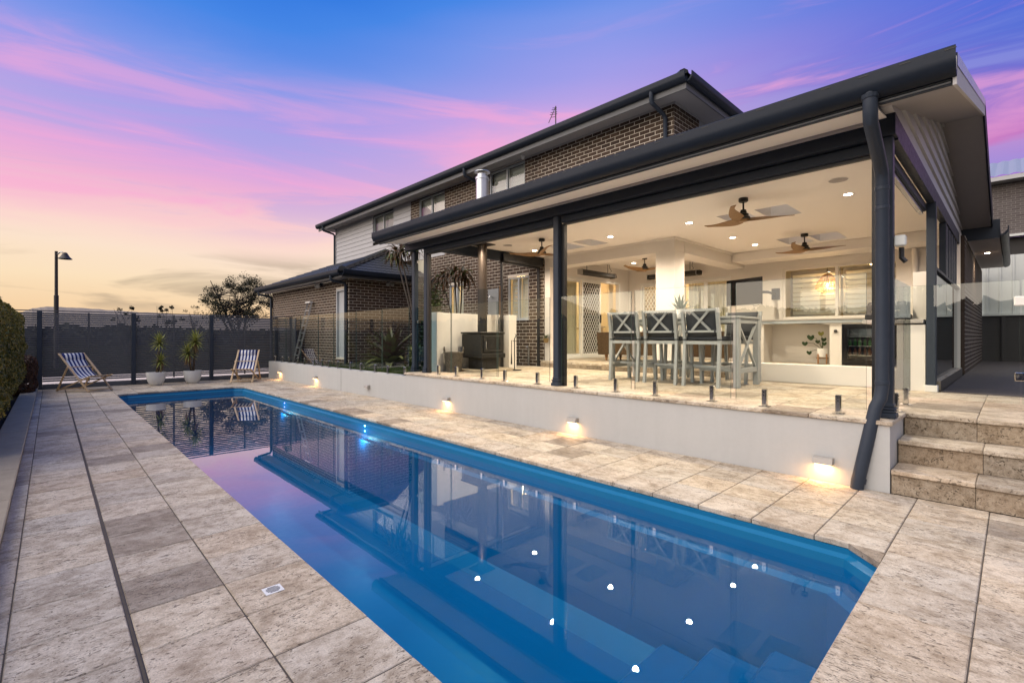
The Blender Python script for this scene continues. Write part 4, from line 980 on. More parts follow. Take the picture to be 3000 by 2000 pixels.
L1 = ['narrow clear glass panel on one spigot beside the twin posts', 'clear glass panel on two spigots in front of the log basket', 'clear glass panel on two spigots ending at the middle post', 'clear glass panel on two spigots starting at the middle post beside the stools', 'clear glass panel on two spigots in front of the bar stools', 'clear glass panel on two spigots ending at the corner downpipe']
for li, (a, b, sp) in enumerate(((-7.86, -7.235, (-7.62,)), (-7.21, -5.955, (-7.06, -6.33)), (-5.925, -4.78, (-5.76, -5.03)), (-4.55, -3.39, (-4.29, -3.62)), (-3.335, -2.14, (-3.05, -2.345)), (-2.085, -.93, (-1.795, -1.145)))): panel(a, b, FG, ZF+.055, 1.92, sp, ZF, L1[li], 'glass panels along the patio edge')
sp = [-16.71, -16.015, -15.453, -14.729, -14.199, -13.492, -12.939, -12.472, -11.94, -11.225, -10.676, -9.98, -9.417, -8.733]
jx = [-16.95, -15.7, -14.47, -13.2, -12.19, -10.93, -9.68, -8.56]; L2 = ['nearest the slat fence', 'second from the slat fence', 'third from the slat fence', 'in front of the grey wing door', 'in front of the wing corner downpipe', 'in front of the big bromeliad', 'nearest the twin patio posts']
for k in range(7): panel(jx[k]+.015, jx[k+1]-.015, 5.30, .60, 1.94, sp[2*k:2*k+2], .535, 'clear glass fence panel on the low garden wall, '+L2[k], 'glass panels along the garden wall')
t_ = thing('glass_fence_panel', 'frameless glass panel returning from the corner post towards the landing', 'glass panel', (-.80, 6.2, ZF)); obj('pane', MB().box(-.805, -.795, 5.58, 6.90, ZF+.055, 1.90), 'glass_clear', t_)
for yy in (5.95, 6.6): spigot(t_, -.80, yy, ZF, R(90))
t_ = panel(-.86, .04, 6.94, ZF+.055, 1.90, (), ZF, 'wide frameless glass panel across the landing beside the gate hinges')
gt_ = thing('glass_gate', 'frameless glass gate hung on square steel hinges at the top of the steps', 'gate', (.6, 6.94, ZF)); obj('pane', MB().box(.055, .95, 6.935, 6.945, ZF+.06, 1.90), 'glass_clear', gt_)
obj('hinge', MB().box(.005, .10, 6.915, 6.965, .90, .985, .006), 'chrome', gt_); obj('latch', MB().box(.0, .10, 6.91, 6.965, 1.645, 1.74, .008), 'drain_white', gt_)

# ------------------------------------------------------------------ lights in the place
def downlight(x, y, z, e, label='round recessed downlight glowing in the white patio ceiling', group='patio downlights', spot=150):
    d = thing('downlight', label, 'downlight', (x, y, z), group=group)
    obj('trim', MB().lathe([(.066, -.001), (.064, -.007), (.052, -.009), (.051, -.003)], (x, y, z), 20), 'aluminium_white', d, 40)
    obj('lens', MB().lathe([(.0, -.006), (.050, -.006), (.050, -.002), (0, -.002)], (x, y, z), 18), 'downlight_glow', d)
    lamp('SPOT', (x, y, z-.02), e, (1., .80, .60), .04, 'downlight_beam', (spot, .6), d)
for x, y, lb in ((-1.585, 6.27, 'above the patio edge near the corner post'), (-1.585, 7.96, 'between the corner speaker and the side post'), (-3.89, 6.27, 'above the glass in front of the stools'), (-3.89, 7.98, 'beside the skylights over the bar table'), (-5.5, 7.96, 'between the paired skylights and the column'), (-3.86, 9.77, 'beside the column lintel, nearer the bar table'), (-3.84, 10.9, 'beside the column lintel, nearer the television'), (-5.51, 6.27, 'just behind the middle post'), (-7.57, 6.28, 'in front of the heater flue'), (-7.58, 7.98, 'beside the blade tips of the heater fan'), (-1.54, 10.96, 'near the barbecue panel')): downlight(x, y, ZC, 195, 'round recessed ceiling downlight '+lb)
downlight(-7.0, 11.2, 3.30, 140, 'round recessed downlight glowing in the alcove ceiling beside the fan', None)
downlight(-5.9, 9.9, 3.30, 130, 'round recessed downlight in the alcove ceiling behind the column', None)
downlight(-.43, 15.9, 3.31, 60, 'round recessed downlight under the rear eave washing the brick end wall', None, 120)
for x, y, lb in ((-1.53, 7.155, 'round flush speaker grille in the ceiling near the corner post'), (-7.56, 7.12, 'round flush speaker grille in the ceiling near the flue')):
    s_ = thing('ceiling_speaker', lb, 'speaker', (x, y, ZC)); obj('grille', MB().lathe([(0, -.006), (.10, -.006), (.104, 0)], (x, y, ZC), 24), 'soffit_grey', s_); obj('rim', MB().lathe([(.105, -.0005), (.112, -.005), (.106, -.008), (.1045, -.001)], (x, y, ZC), 24), 'aluminium_white', s_)
# wall lights along the render
wlab = ['second wall light from the slat fence', 'wall light nearest the slat fence', 'unlit wall light below the end of the garden glass', 'lit wall light below the wood heater', 'lit wall light below the middle post', 'lit wall light beside the leaning downpipe']
for k, (x, z, on) in enumerate(((-15.86, .255, 1), (-13.05, .24, 1), (-10.1, .215, 0), (-7.09, .21, 1), (-4.18, .2, 1), (-1.22, .195, 1))):
    lb = {0: 'lit grey wall light nearest the slat fence', 1: 'lit grey wall light second from the slat fence', 2: 'unlit grey wall light between the lit ones', 3: 'lit grey wall light below the wood heater basket', 4: 'lit grey wall light below the middle patio post', 5: 'lit grey wall light beside the leaning downpipe'}[k]
    t_ = thing('wall_light', lb, 'wall light', (x, WY, z), group='wall lights on the render')
    obj('housing', MB().extr([(WY-.001, z+.035), (WY-.05, z+.035), (WY-.066, z+.025), (WY-.078, z-.022), (WY-.076, z-.026), (WY-.001, z-.026)], 'x', x-.078, x+.078), 'light_housing', t_)
    obj('lens', MB().box(x-.066, x+.066, WY-.074, WY-.018, z-.040, z-.0265, .006), 'wall_light_glow' if on else 'pot_gloss', t_)
    if on: lamp('AREA', (x, WY-.046, z-.0415), 2.1, (1., .50, .17), (.12, .05), 'wall_light_beam', par=t_)

# ------------------------------------------------------------------ ceiling fans
def fan():
    f = thing('ceiling_fan', 'three blade timber ceiling fan with black motor', 'ceiling fan', (0, 0, 0))
    part('canopy', MB().lathe([(.0, 0), (.062, 0), (.064, -.04), (.055, -.055), (.0, -.055)], n=20), 'black_paint', f, 40)
    part('rod', MB().tube([(0, 0, -.05), (0, 0, -.18)], .012, 10), 'black_paint', f)
    mt = part('motor', MB().lathe([(.0, -.16), (.035, -.165), (.045, -.20), (.042, -.215), (.068, -.225), (.070, -.26), (.088, -.268), (.092, -.295), (.07, -.31), (.0, -.315)], n=24), 'black_paint', f, 35)
    part('hub', MB().lathe([(.0, -.335), (.055, -.33), (.075, -.312), (.08, -.30)], n=24), 'fan_wood', f, True)
    for k in range(3):
        a0 = 2*math.pi*k/3; top = []; bot = []; n = 12
        for i in range(n+1):
            u = i/n; r = .05+.63*u; w = .034+.036*math.sin(math.pi*min(1, u*1.1+.12))*(1-.25*u); tw = .42*(1-u)+.16; lift = -.305+.035*u**2+.012*u
            sw = a0+.22*u*u
            for s in (-1, 1):
                cx = r*math.cos(sw)-s*w*math.cos(tw)*math.sin(sw); cy = r*math.sin(sw)+s*w*math.cos(tw)*math.cos(sw); cz = lift+s*w*math.sin(tw)
                top.append((cx, cy, cz+.005)); bot.append((cx, cy, cz-.005))
        N = len(top); fs = []
        for i in range(n):
            a, b, c, d = 2*i, 2*i+1, 2*i+3, 2*i+2
            fs += [(a, b, c, d), (N+d, N+c, N+b, N+a), (a, d, N+d, N+a), (b, N+b, N+c, c)]
        fs += [(0, N, N+1, 1), (2*n, 2*n+1, N+2*n+1, N+2*n)]
        part('blade', MB().raw(top+bot, fs), 'fan_wood', f, 50)
    return f
f0 = fan(); f0.location = (-2.67, 7.13, ZC); f0.rotation_euler = (0, 0, R(28)); f0['label'] = 'three blade timber ceiling fan hanging above the bar table'
dup(f0, (-2.78, 10.44, ZC), R(18), 'three blade timber ceiling fan hanging in front of the kitchen window'); dup(f0, (-6.58, 7.14, ZC), R(75), 'three blade timber ceiling fan hanging beside the heater flue'); dup(f0, (-6.31, 10.59, 3.30), R(5), 'three blade timber ceiling fan hanging inside the white alcove')

# ------------------------------------------------------------------ bar table and stools
TX0, TX1, TY0, TY1, TZ = -4.86, -2.66, 6.96, 7.80, 1.632
tb = thing('bar_table', 'tall grey painted bar table with crossed end frames', 'table', (-3.76, 7.4, ZF))
for k in range(6): obj('top_board', MB().box(TX0+.10, TX1-.10, TY0+.002+.14*k, TY0+.138+.14*k, TZ-.03, TZ, .004), 'stool_paint', tb)
for x_ in (TX0, TX1-.098): obj('end_board', MB().box(x_, x_+.098, TY0, TY1, TZ-.03, TZ+.0005, .004), 'stool_paint', tb)
obj('apron', MB().box(TX0+.06, TX1-.06, TY0+.012, TY0+.042, TZ-.095, TZ-.031), 'stool_paint', tb); obj('apron', MB().box(TX0+.06, TX1-.06, TY1-.042, TY1-.012, TZ-.095, TZ-.031), 'stool_paint', tb)
for x_ in (TX0+.01, TX1-.09):
    obj('apron', MB().box(x_+.012, x_+.068, TY0+.092, TY1-.092, TZ-.10, TZ-.031), 'stool_paint', tb)
    for y_ in (TY0+.01, TY1-.09): obj('leg', MB().box(x_, x_+.08, y_, y_+.08, ZF, TZ-.031, .005), 'stool_paint', tb)
    obj('foot_rail', MB().box(x_+.015, x_+.065, TY0+.092, TY1-.092, ZF+.20, ZF+.27, .004), 'stool_paint', tb)
    for a, b in ((TY0+.09, TY1-.09), (TY1-.09, TY0+.09)): obj('cross_brace', MB().bar((x_+.038+(.002 if a < b else -.002), a, ZF+.275), (x_+.038+(.002 if a < b else -.002), b, TZ-.105), .03, .032, up=(1, 0, 0)), 'stool_paint', tb)
def stool():                                                      # back towards -y
    s = thing('bar_stool', 'tall grey stool', 'bar stool', (0, 0, 0), group='bar stools round the tall table')
    w, dp_ = .56, .56; hx = w/2-.022
    for sx in (-1, 1):
        m = MB().bar((sx*hx, -dp_/2+.0, 0), (sx*hx, -dp_/2+.05, .66), .042, .048); part('leg', m, 'stool_paint', s)
        part('back_post', MB().bar((sx*hx, -dp_/2+.048, .655), (sx*(hx), -dp_/2-.035, 1.128), .044, .046), 'stool_paint', s)
        part('leg', MB().bar((sx*hx, dp_/2+.02, 0), (sx*hx, dp_/2-.03, .66), .042, .046), 'stool_paint', s)
        part('side_rail', MB().box(sx*hx-.018, sx*hx+.018, -dp_/2+.07, dp_/2-.052, .612, .66, .003), 'stool_paint', s)
        part('foot_rail', MB().box(sx*hx-.014, sx*hx+.014, -dp_/2+.045, dp_/2-.012, .262, .305, .003), 'stool_paint', s)
    part('seat_rail', MB().box(-hx+.022, hx-.022, -dp_/2+.028, -dp_/2+.066, .612, .66, .003), 'stool_paint', s); part('seat_rail', MB().box(-hx+.022, hx-.022, dp_/2-.05, dp_/2-.012, .612, .66, .003), 'stool_paint', s)
    part('foot_rail', MB().box(-hx+.022, hx-.022, dp_/2-.03, dp_/2+.004, .20, .262, .003), 'stool_paint', s); part('foot_rail', MB().box(-hx+.015, hx-.015, -.02, .016, .268, .30, .003), 'stool_paint', s)
    y_at = lambda z: -dp_/2+.048-.083*(z-.655)/.473
    part('top_rail', MB().bar((-hx+.02, y_at(1.108), 1.108), (hx-.02, y_at(1.108), 1.108), .032, .036), 'stool_paint', s); part('lower_rail', MB().bar((-hx+.02, y_at(.80), .80), (hx-.02, y_at(.80), .80), .03, .03), 'stool_paint', s)
    for sg in (-1, 1):
        part('cross_brace', MB().bar((sg*-.135, y_at(.815)-.004*sg, .815), (sg*.135, y_at(1.095)-.004*sg, 1.095), .034, .016, up=(0, 1, 0)), 'stool_paint', s)
        part('cushion_tie', MB().box(sg*(hx-.05)-.012, sg*(hx-.05)+.012, y_at(.80)-.024, y_at(.80)+.022, .775, .83, .004), 'cushion', s); part('cushion_tie', MB().box(sg*hx-.025, sg*hx+.025, -dp_/2+.015, -dp_/2+.078, .672, .692, .004), 'cushion', s)
    def pillow(x0, x1, y0, y1, z0, z1):
        m = MB().box(x0, x1, y0, y1, z0, z1); me = m.mesh('cushion'); bm = bmesh.new(); bm.from_mesh(me); bmesh.ops.subdivide_edges(bm, edges=bm.edges[:], cuts=3, use_grid_fill=True)
        cx, cy, cz = (x0+x1)/2, (y0+y1)/2, (z0+z1)/2
        for v in bm.verts:
            u = [(v.co[i]-c)/((b-a)/2) for i, (a, b, c) in enumerate(((x0, x1, cx), (y0, y1, cy), (z0, z1, cz)))]
            sm = sorted(range(3), key=lambda i: (x1-x0, y1-y0, z1-z0)[i])[0]
            o2 = [abs(u[i]) for i in range(3) if i != sm]; k = 1-.5*max(o2)**4
            v.co[sm] = (cx, cy, cz)[sm]+(v.co[sm]-(cx, cy, cz)[sm])*k
        bm.to_mesh(me); bm.free(); return me
    for nm, a in (('seat_cushion', (-hx+.0, hx-.0, -dp_/2+.07, dp_/2-.03, .662, .735)), ('back_cushion', (-hx+.024, hx-.024, -.03, .03, .73, 1.125))):
        o = link(nm, pillow(*a), 'cushion', None, True); o.parent = s
        if nm == 'back_cushion': o.location = (0, -dp_/2+.105-.01, 0); o.rotation_euler = (0, 0, 0); o.matrix_local = Matrix.Translation((0, -dp_/2+.085, .73)) @ Matrix.Rotation(R(9.5), 4, 'X') @ Matrix.Translation((0, 0, -.73))
    return s
s0 = stool(); s0.location = (-4.44, 7.075, ZF); s0['label'] = 'cushioned grey bar stool on the pool side of the table, nearest the heater'
dup(s0, (-3.785, 7.055, ZF), R(1), 'cushioned grey bar stool on the pool side of the table, between two others'); dup(s0, (-3.12, 7.035, ZF), R(-1), 'cushioned grey bar stool on the pool side of the table, nearest the crossed end frame')
for x_, lb in ((-4.42, 'cushioned grey bar stool on the house side of the table, nearest the heater'), (-3.76, 'cushioned grey bar stool on the house side of the table, between two others'), (-3.08, 'cushioned grey bar stool on the house side of the table, nearest the kitchen')): dup(s0, (x_, 7.93, ZF), R(180), lb)
# agave in a white pot on the table
ag = thing('potted_agave', 'grey green agave in a round white pot on the bar table', 'potted plant', (-3.755, 7.4, TZ)); obj('pot', MB().lathe([(.06, 0), (.085, .02), (.10, .09), (.095, .15), (.085, .15), (.085, .12), (0, .12)], (-3.755, 7.4, TZ), 20), 'pot_gloss', ag, 40)
def blade(m, base, az, elv, L, w, curl=.6, n=6, fold=.25):
    p = Vector(base); prev = None; e = elv
    for i in range(n+1):
        u = i/n; ww = w*(1-u)**.7*(.55+1.1*min(u*2.2, .42)); d = Vector((math.cos(az)*math.cos(e), math.sin(az)*math.cos(e), math.sin(e))); side = Vector((-math.sin(az), math.cos(az), 0)); nrm = d.cross(side)
        tri = (p-side*ww-nrm*fold*ww*-1, p, p+side*ww+nrm*fold*ww)
        if prev:
            m.quad(prev[0], prev[1], tri[1], tri[0]); m.quad(prev[1], prev[2], tri[2], tri[1])
        prev = tri; p = p+d*(L/n); e -= curl/n
m = MB()
for k in range(26): blade(m, (-3.755, 7.4, TZ+.13), k*2.4, R(12+66*(k/26)), random.uniform(.20, .30), .034, -.2)
obj('leaves', m, 'agave_leaf', ag, False, False)
# ------------------------------------------------------------------ sofa, heaters, television, kitchen
sf = thing('wicker_sofa', 'brown wicker outdoor sofa with pale cushions seen from behind in the alcove', 'sofa', (-5.7, 10, ZA))
obj('base', MB().extr([(9.86, .16+ZA), (10.66, .16+ZA), (10.66, .40+ZA), (10.08, .40+ZA), (10.0, .70+ZA), (9.80, .70+ZA)], 'x', -7.05, -4.2), 'wicker_brown', sf)
for x_ in (-7.18, -4.19): obj('arm', MB().extr([(9.86, .15+ZA), (10.70, .15+ZA), (10.72, .58+ZA), (9.80, .70+ZA)], 'x', x_, x_+.128), 'wicker_brown', sf)
for k in range(3): obj('back_cushion', MB().box(-7.0+.93*k, -6.10+.93*k, 10.06, 10.24, .46+ZA, .82+ZA, .06), 'cushion_light', sf, 40); obj('seat_cushion', MB().box(-7.0+.93*k, -6.09+.93*k, 10.12, 10.68, .405+ZA, .52+ZA, .03), 'cushion_light', sf, 40)
for x_ in (-7.0, -5.6, -4.3):
    for y_ in (9.96, 10.58): obj('leg', MB().lathe([(.016, 0), (.045, .155), (.045, .16)], (x_, y_, ZA), 10), 'stand_wood', sf)
for i, (axis, c, a0, a1, z) in enumerate((('y', XD1, 9.72, 11.25, 2.98), ('x', YB, -7.1, -5.6, 2.99))):
    F = fr_(axis, c); h = thing('radiant_heater', 'long dark bar heater mounted above the '+('sliding door with the open leaf' if i == 0 else 'wide doors behind the column'), 'heater', F((a0+a1)/2, .3, z))
    m = MB(); vs = [F(a, o_, zz) for a in (a0, a1) for o_, zz in ((.26, z-.055), (.40, z-.02), (.37, z+.075), (.24, z+.055))]
    obj('body', m.raw(vs, [(0, 1, 2, 3), (7, 6, 5, 4), (0, 4, 5, 1), (1, 5, 6, 2), (2, 6, 7, 3), (3, 7, 4, 0)]), 'cast_iron', h)
    for a in (a0-.012, a1-.10): m = MB(); fbox(m, F, a, a+.012, .235, .405, z-.06, z+.08); obj('end_band', m, 'brushed_steel', h)
    for a in (a0+.3, a1-.3): obj('hanger', MB().tube([F(a, .3, z+.06), F(a, .3, 3.30)], .008, 6), 'black_paint', h)
    obj('cable', MB().tube([F(a1-.22, .3, 3.30), F(a1-.24, .32, 3.2), F(a1-.18, .34, 3.12), F(a1-.25, .33, 3.08), F(a1-.2, .31, 3.05)], .006, 6), 'black_paint', h)
tv = thing('television', 'flat black television on a swing arm in front of the back wall', 'television', (-4.2, 11.3, 2.05))
c0, c1 = Vector((-4.66, 11.50, 2.06)), Vector((-3.78, 11.17, 2.06)); dv = (c1-c0).normalized(); nv = Vector((dv.y, -dv.x, 0)); hh = .585
def tvbox(a, b, o0, o1, z0, z1):
    P_ = lambda u, o, z: c0+dv*u+nv*o+Vector((0, 0, z-c0.z)); return MB().raw([P_(a, o0, z0), P_(b, o0, z0), P_(b, o1, z0), P_(a, o1, z0), P_(a, o0, z1), P_(b, o0, z1), P_(b, o1, z1), P_(a, o1, z1)], [(0, 1, 2, 3), (7, 6, 5, 4), (0, 4, 5, 1), (1, 5, 6, 2), (2, 6, 7, 3), (3, 7, 4, 0)])
Lt = (c1-c0).length; obj('screen', tvbox(0, Lt, 0, .035, 2.06, 2.06+hh), 'tv_black', tv); obj('bezel', tvbox(-.004, Lt+.004, -.006, .038, 2.045, 2.0595), 'brushed_steel', tv)
obj('swing_arm', MB().tube([(-4.2, 11.33, 2.35), (-3.86, 11.75, 2.35), (-3.93, YB-.03, 2.35)], .03, 8), 'steel_dark', tv); obj('wall_plate', MB().box(-4.0, -3.83, YB-.04, YB-.003, 2.22, 2.48), 'steel_dark', tv); obj('cable', MB().tube([(-4.05, 11.3, 2.06), (-4.0, 11.32, 2.02), (-3.95, 11.34, 2.03), (-3.9, 11.36, 2.06)], .006, 6), 'black_paint', tv)
kc = thing('outdoor_kitchen', 'white outdoor kitchen bench with granite top below the louvred window', 'kitchen bench', (-2.6, 12.1, ZA))
obj('benchtop', MB().box(-4.12, -.82, 11.80, YB-.003, 1.695, 1.727, .004), 'granite', kc); obj('bench_edge', MB().box(-4.10, -.84, 11.815, 11.85, 1.63, 1.694), 'bench_blue', kc); obj('bench_underside', MB().box(-4.1, -.84, 11.851, YB-.003, 1.66, 1.694), 'render_cream', kc)
obj('end_panel', MB().box(-4.10, -3.99, 11.86, YB-.003, ZA, 1.628), 'render_cream', kc); obj('pier', MB().box(-2.69, -2.475, 11.86, YB-.003, ZA, 1.60), 'render_cream', kc); obj('shelf', MB().box(-2.80, -.9, 11.84, YB-.003, 1.60, 1.628), 'render_cream', kc)
obj('rail', MB().box(-3.4, -2.75, YB-.04, YB-.004, 1.58, 1.61), 'render_cream', kc); obj('bottle_opener', MB().lathe([(0, -.012), (.03, -.01), (.035, .02), (.02, .045), (0, .05)], (-2.58, 11.85, 1.44), 10), 'black_paint', kc)
fg = thing('drinks_fridge', 'black glass door fridge with lit shelves of bottles under the bench', 'fridge', (-2.1, 12.1, ZA))
m = MB(); 
for a in ((-2.47, -2.44, 11.87, 12.40, ZA+.02, 1.59), (-1.68, -1.65, 11.87, 12.40, ZA+.02, 1.59), (-2.44, -1.68, 11.87, 12.40, 1.55, 1.59), (-2.44, -1.68, 11.87, 12.40, ZA+.02, ZA+.07), (-2.44, -1.68, 12.36, 12.40, ZA+.07, 1.55)): m.box(*a)
obj('cabinet', m, 'black_paint', fg); m = MB()
for a in ((-2.46, -2.38, 11.835, 11.868, ZA+.03, 1.58), (-1.74, -1.66, 11.835, 11.868, ZA+.03, 1.58), (-2.38, -1.74, 11.835, 11.868, 1.50, 1.58), (-2.38, -1.74, 11.835, 11.868, ZA+.03, ZA+.12)): m.box(*a)
obj('door_frame', m, 'tv_black', fg); obj('door_glass', MB().box(-2.38, -1.74, 11.848, 11.854, ZA+.12, 1.50), 'window_glass', fg); obj('led_strip', MB().box(-2.4, -1.72, 11.90, 11.93, 1.53, 1.548), 'fridge_led', fg)
for zz in (.95, 1.14, 1.33): obj('shelf', MB().box(-2.43, -1.69, 11.90, 12.35, zz, zz+.012), 'chrome', fg)
lamp('AREA', (-2.06, 11.99, 1.535), 9, (1., .93, .8), (.6, .08), 'fridge_light', par=fg)
for zz, mt, lb in ((.962, 'amber_bottle', 'small amber bottle on the lower fridge shelf'), (1.152, 'glass_bottle', 'small green bottle on the middle fridge shelf')):
    for k in range(8):
        x_ = -2.36+.085*k; b_ = obj('bottle', MB().lathe([(.026, 0), (.028, .01), (.028, .09), (.012, .125), (.012, .155), (0, .156)], (x_, 11.99+.03*(k % 2), zz), 10), mt); tag(b_, lb, 'bottle', 'bottles in the fridge')
pp = thing('potted_monstera', 'leafy monstera in a white pot on a timber stand under the bench', 'potted plant', (-2.885, 12.15, ZA)); PX, PY = -2.885, 12.13
obj('pot', MB().lathe([(.08, .14), (.10, .16), (.105, .26), (.10, .34), (.09, .34), (.09, .31), (0, .31)], (PX, PY, ZA), 20), 'pot_gloss', pp, 40)
for k in range(4):
    a = R(45+90*k+12); obj('stand_leg', MB().box(PX+.11*math.cos(a)-.012, PX+.11*math.cos(a)+.012, PY+.11*math.sin(a)-.012, PY+.11*math.sin(a)+.012, ZA, ZA+.22), 'stand_wood', pp)
obj('stand_cross', MB().bar((PX-.09, PY-.09, ZA+.125), (PX+.09, PY+.09, ZA+.125), .02, .024), 'stand_wood', pp)
for k, (lx, ly, lz, sz, mt) in enumerate(((-.20, -.08, .60, .075, 'monstera_leaf'), (-.33, -.02, .46, .06, 'monstera_leaf'), (.04, -.05, .55, .055, 'monstera_leaf'), (.06, -.1, .46, .05, 'monstera_leaf'), (-.01, -.06, .68, .06, 'monstera_young'), (-.22, -.12, .26, .055, 'monstera_leaf'), (-.1, .05, .5, .05, 'monstera_leaf'))):
    tip = Vector((PX+lx, PY+ly, ZA+lz)); obj('stem', MB().tube([(PX, PY, ZA+.31), (PX+lx*.5, PY+ly*.4, ZA+.31+(lz-.31)*.7+.03), tip], .005, 6), 'shrub_leaf', pp)
    m = MB(); ring = [(0, .0), (.55, .45), (.95, .15), (.9, -.45), (.5, -.95), (0, -1.25), (-.5, -.95), (-.9, -.45), (-.95, .15), (-.55, .45)]
    vs = [tip+Vector((u*sz, -.25*abs(u)*sz-.1*v*sz, v*sz)) for u, v in ring]+[tip+Vector((0, -.06*sz, -.3*sz))]; m.raw(vs, [(i, (i+1) % 10, 10) for i in range(10)]); obj('leaf', m, mt, pp, False, False)
# pendant behind the kitchen window
pd = thing('pendant_lamp', 'woven rattan pendant lamp glowing behind the kitchen window', 'pendant lamp', (-2.96, YB+.27, 2.6)); QX, QY, QZ = -2.93, YB+.27, 2.50
pr = [(.055, .25), (.11, .21), (.17, .10), (.225, .0), (.225, -.05), (.18, -.12), (.10, -.165)]
m = MB()
for k in range(26):
    a = 2*math.pi*k/26; m.tube([(QX+r*math.cos(a), QY+r*math.sin(a), QZ+z) for r, z in pr], .0065, 4, False)
for r, z in pr: m.tube([(QX+r*math.cos(2*math.pi*k/20), QY+r*math.sin(2*math.pi*k/20), QZ+z) for k in range(21)], .0075, 4, False)
obj('shade', m, 'rattan', pd); obj('bulb', MB().lathe([(0, .05), (.03, .03), (.035, 0), (.02, -.03), (0, -.035)], (QX, QY, QZ), 12), 'bulb_glow', pd, True); obj('cord', MB().tube([(QX, QY, QZ+.05), (QX, QY, 3.2)], .006, 6), 'black_paint', pd); lamp('POINT', (QX, QY, QZ-.06), 22, (1., .62, .26), .03, 'pendant_light', par=pd)
# low hob wall and barbecue end at the patio edge
hw = thing('low_hob_wall', 'low white rendered wall along the raised floor in front of the kitchen', 'low wall', (-2.2, 8.55, ZF)); obj('wall_body', MB().box(-3.42, -1.12, 8.45, 8.632, ZF, .905, .006), 'render_cream', hw)
bq = thing('barbecue_bench', 'white rendered barbecue bench with stone top beside the smoky glass screen', 'bench', (-1.0, 8.8, ZF)); obj('bench_body', MB().box(-1.115, -.815, 8.40, 9.5, ZF, 1.50), 'render_cream', bq); obj('benchtop', MB().box(-1.5, -.83, 8.37, 9.5, 1.52, 1.575, .006), 'granite', bq); obj('splash_panel', MB().box(-1.0, -.82, 8.9, 8.95, 1.577, 2.26), 'render_cream', bq)
bb = thing('barbecue', 'black covered barbecue sitting on the white rendered bench', 'barbecue', (-1.2, 8.7, 1.575)); obj('body', MB().box(-1.48, -1.0, 8.42, 8.86, 1.578, 1.66, .01), 'black_paint', bb)
obj('hood', MB().extr([(8.45, 1.66), (8.85, 1.66), (8.85, 1.80), (8.66, 1.84), (8.5, 1.78)], 'x', -1.47, -1.02), 'cast_iron', bb); obj('handle', MB().tube([(-1.4, 8.41, 1.70), (-1.08, 8.41, 1.70)], .012, 8), 'chrome', bb)
for k in range(4): obj('knob', MB().extr([(-1.40+.1*k+.022*math.cos(j*math.pi/5), 1.62+.022*math.sin(j*math.pi/5)) for j in range(10)], 'y', 8.39, 8.42), 'black_paint', bb)
# interior bits behind the open leaf
ob = thing('wall_oven', 'black wall oven in the room behind the open sliding door', 'oven', (-9.9, 13.1, 1.2)); obj('door', MB().box(-10.15, -9.6, 13.10, 13.18, 1.25, 2.25, .01), 'tv_black', ob); obj('handle', MB().box(-10.08, -9.67, 13.06, 13.09, 2.08, 2.1), 'chrome', ob)
ib = thing('kitchen_island', 'pale kitchen island in the room behind the open sliding door', 'kitchen island', (-9.6, 12.2, ZA)); obj('body', MB().box(-10.6, -8.9, 11.9, 12.5, ZA+.005, 1.62), 'room_wall', ib); obj('top', MB().box(-10.65, -8.85, 11.85, 12.55, 1.622, 1.66, .004), 'pot_gloss', ib)
cn = obj('candle', MB().lathe([(.035, 0), (.037, .005), (.037, .16), (.03, .165), (.004, .166), (.004, .18), (0, .18)], (-9.2, 12.0, 1.661), 14), 'pink_candle'); tag(cn, 'pink candle standing on the pale kitchen island', 'candle')

# ------------------------------------------------------------------ wood heater corner
lwl = thing('low_white_wall', 'waist high white rendered wall round the wood heater', 'low wall', (-8.35, 6.8, ZF)); obj('long_wall', MB().box(-8.47, -8.30, 5.76, 7.78, ZF-.1, 1.84, .006), 'render_cream', lwl); obj('front_pier', MB().box(-8.475, -8.22, 5.74, 5.90, ZF, 1.845, .006), 'render_cream', lwl); obj('end_return', MB().box(-8.298, -7.98, 7.56, 7.80, ZF, 1.835, .006), 'render_cream', lwl)
ht = thing('wood_heater', 'freestanding black wood heater on a stone hearth with a tall flue', 'wood heater', (-7.87, 6.68, ZF))
obj('hearth', MB().extr([(-8.27, 6.2), (-7.62, 6.2), (-7.38, 6.45), (-7.38, 7.1), (-7.62, 7.3), (-8.27, 7.3)], 'z', ZF+.001, ZF+.045), 'kerb_stone', ht); obj('pedestal', MB().box(-8.08, -7.62, 6.45, 6.92, ZF+.046, .90, .01), 'cast_iron', ht)
obj('firebox', MB().box(-8.18, -7.55, 6.35, 7.0, .90, 1.40, .012), 'cast_iron', ht); obj('top_plate', MB().box(-8.20, -7.53, 6.33, 7.02, 1.402, 1.44, .012), 'cast_iron', ht); obj('ash_lip', MB().box(-8.185, -7.51, 6.345, 7.01, .90, .99, .006), 'cast_iron', ht)
dr_ = obj('door', MB().box(-7.549, -7.525, 6.42, 6.93, 1.02, 1.36, .008), 'cast_iron', ht); obj('door_glass', MB().box(-7.5245, -7.521, 6.50, 6.86, 1.08, 1.31), 'tv_black', dr_); obj('door_handle', MB().box(-7.524, -7.49, 6.445, 6.465, 1.1, 1.24, .004), 'brushed_steel', dr_)
for k in range(14): obj('air_slot', MB().box(-7.5095, -7.507, 6.38+.044*k, 6.40+.044*k, .92, .965), 'black_paint', ht)
obj('flue', MB().tube([(-7.86, 6.66, 1.44), (-7.86, 6.66, ZC)], .098, 24), 'flue_bronze', ht, 40); obj('flue_lower', MB().tube([(-7.86, 6.66, 1.44), (-7.86, 6.66, 2.35)], .101, 24), 'cast_iron', ht, 40); obj('ceiling_plate', MB().box(-8.06, -7.66, 6.46, 6.86, ZC-.016, ZC-.001), 'cast_iron', ht)
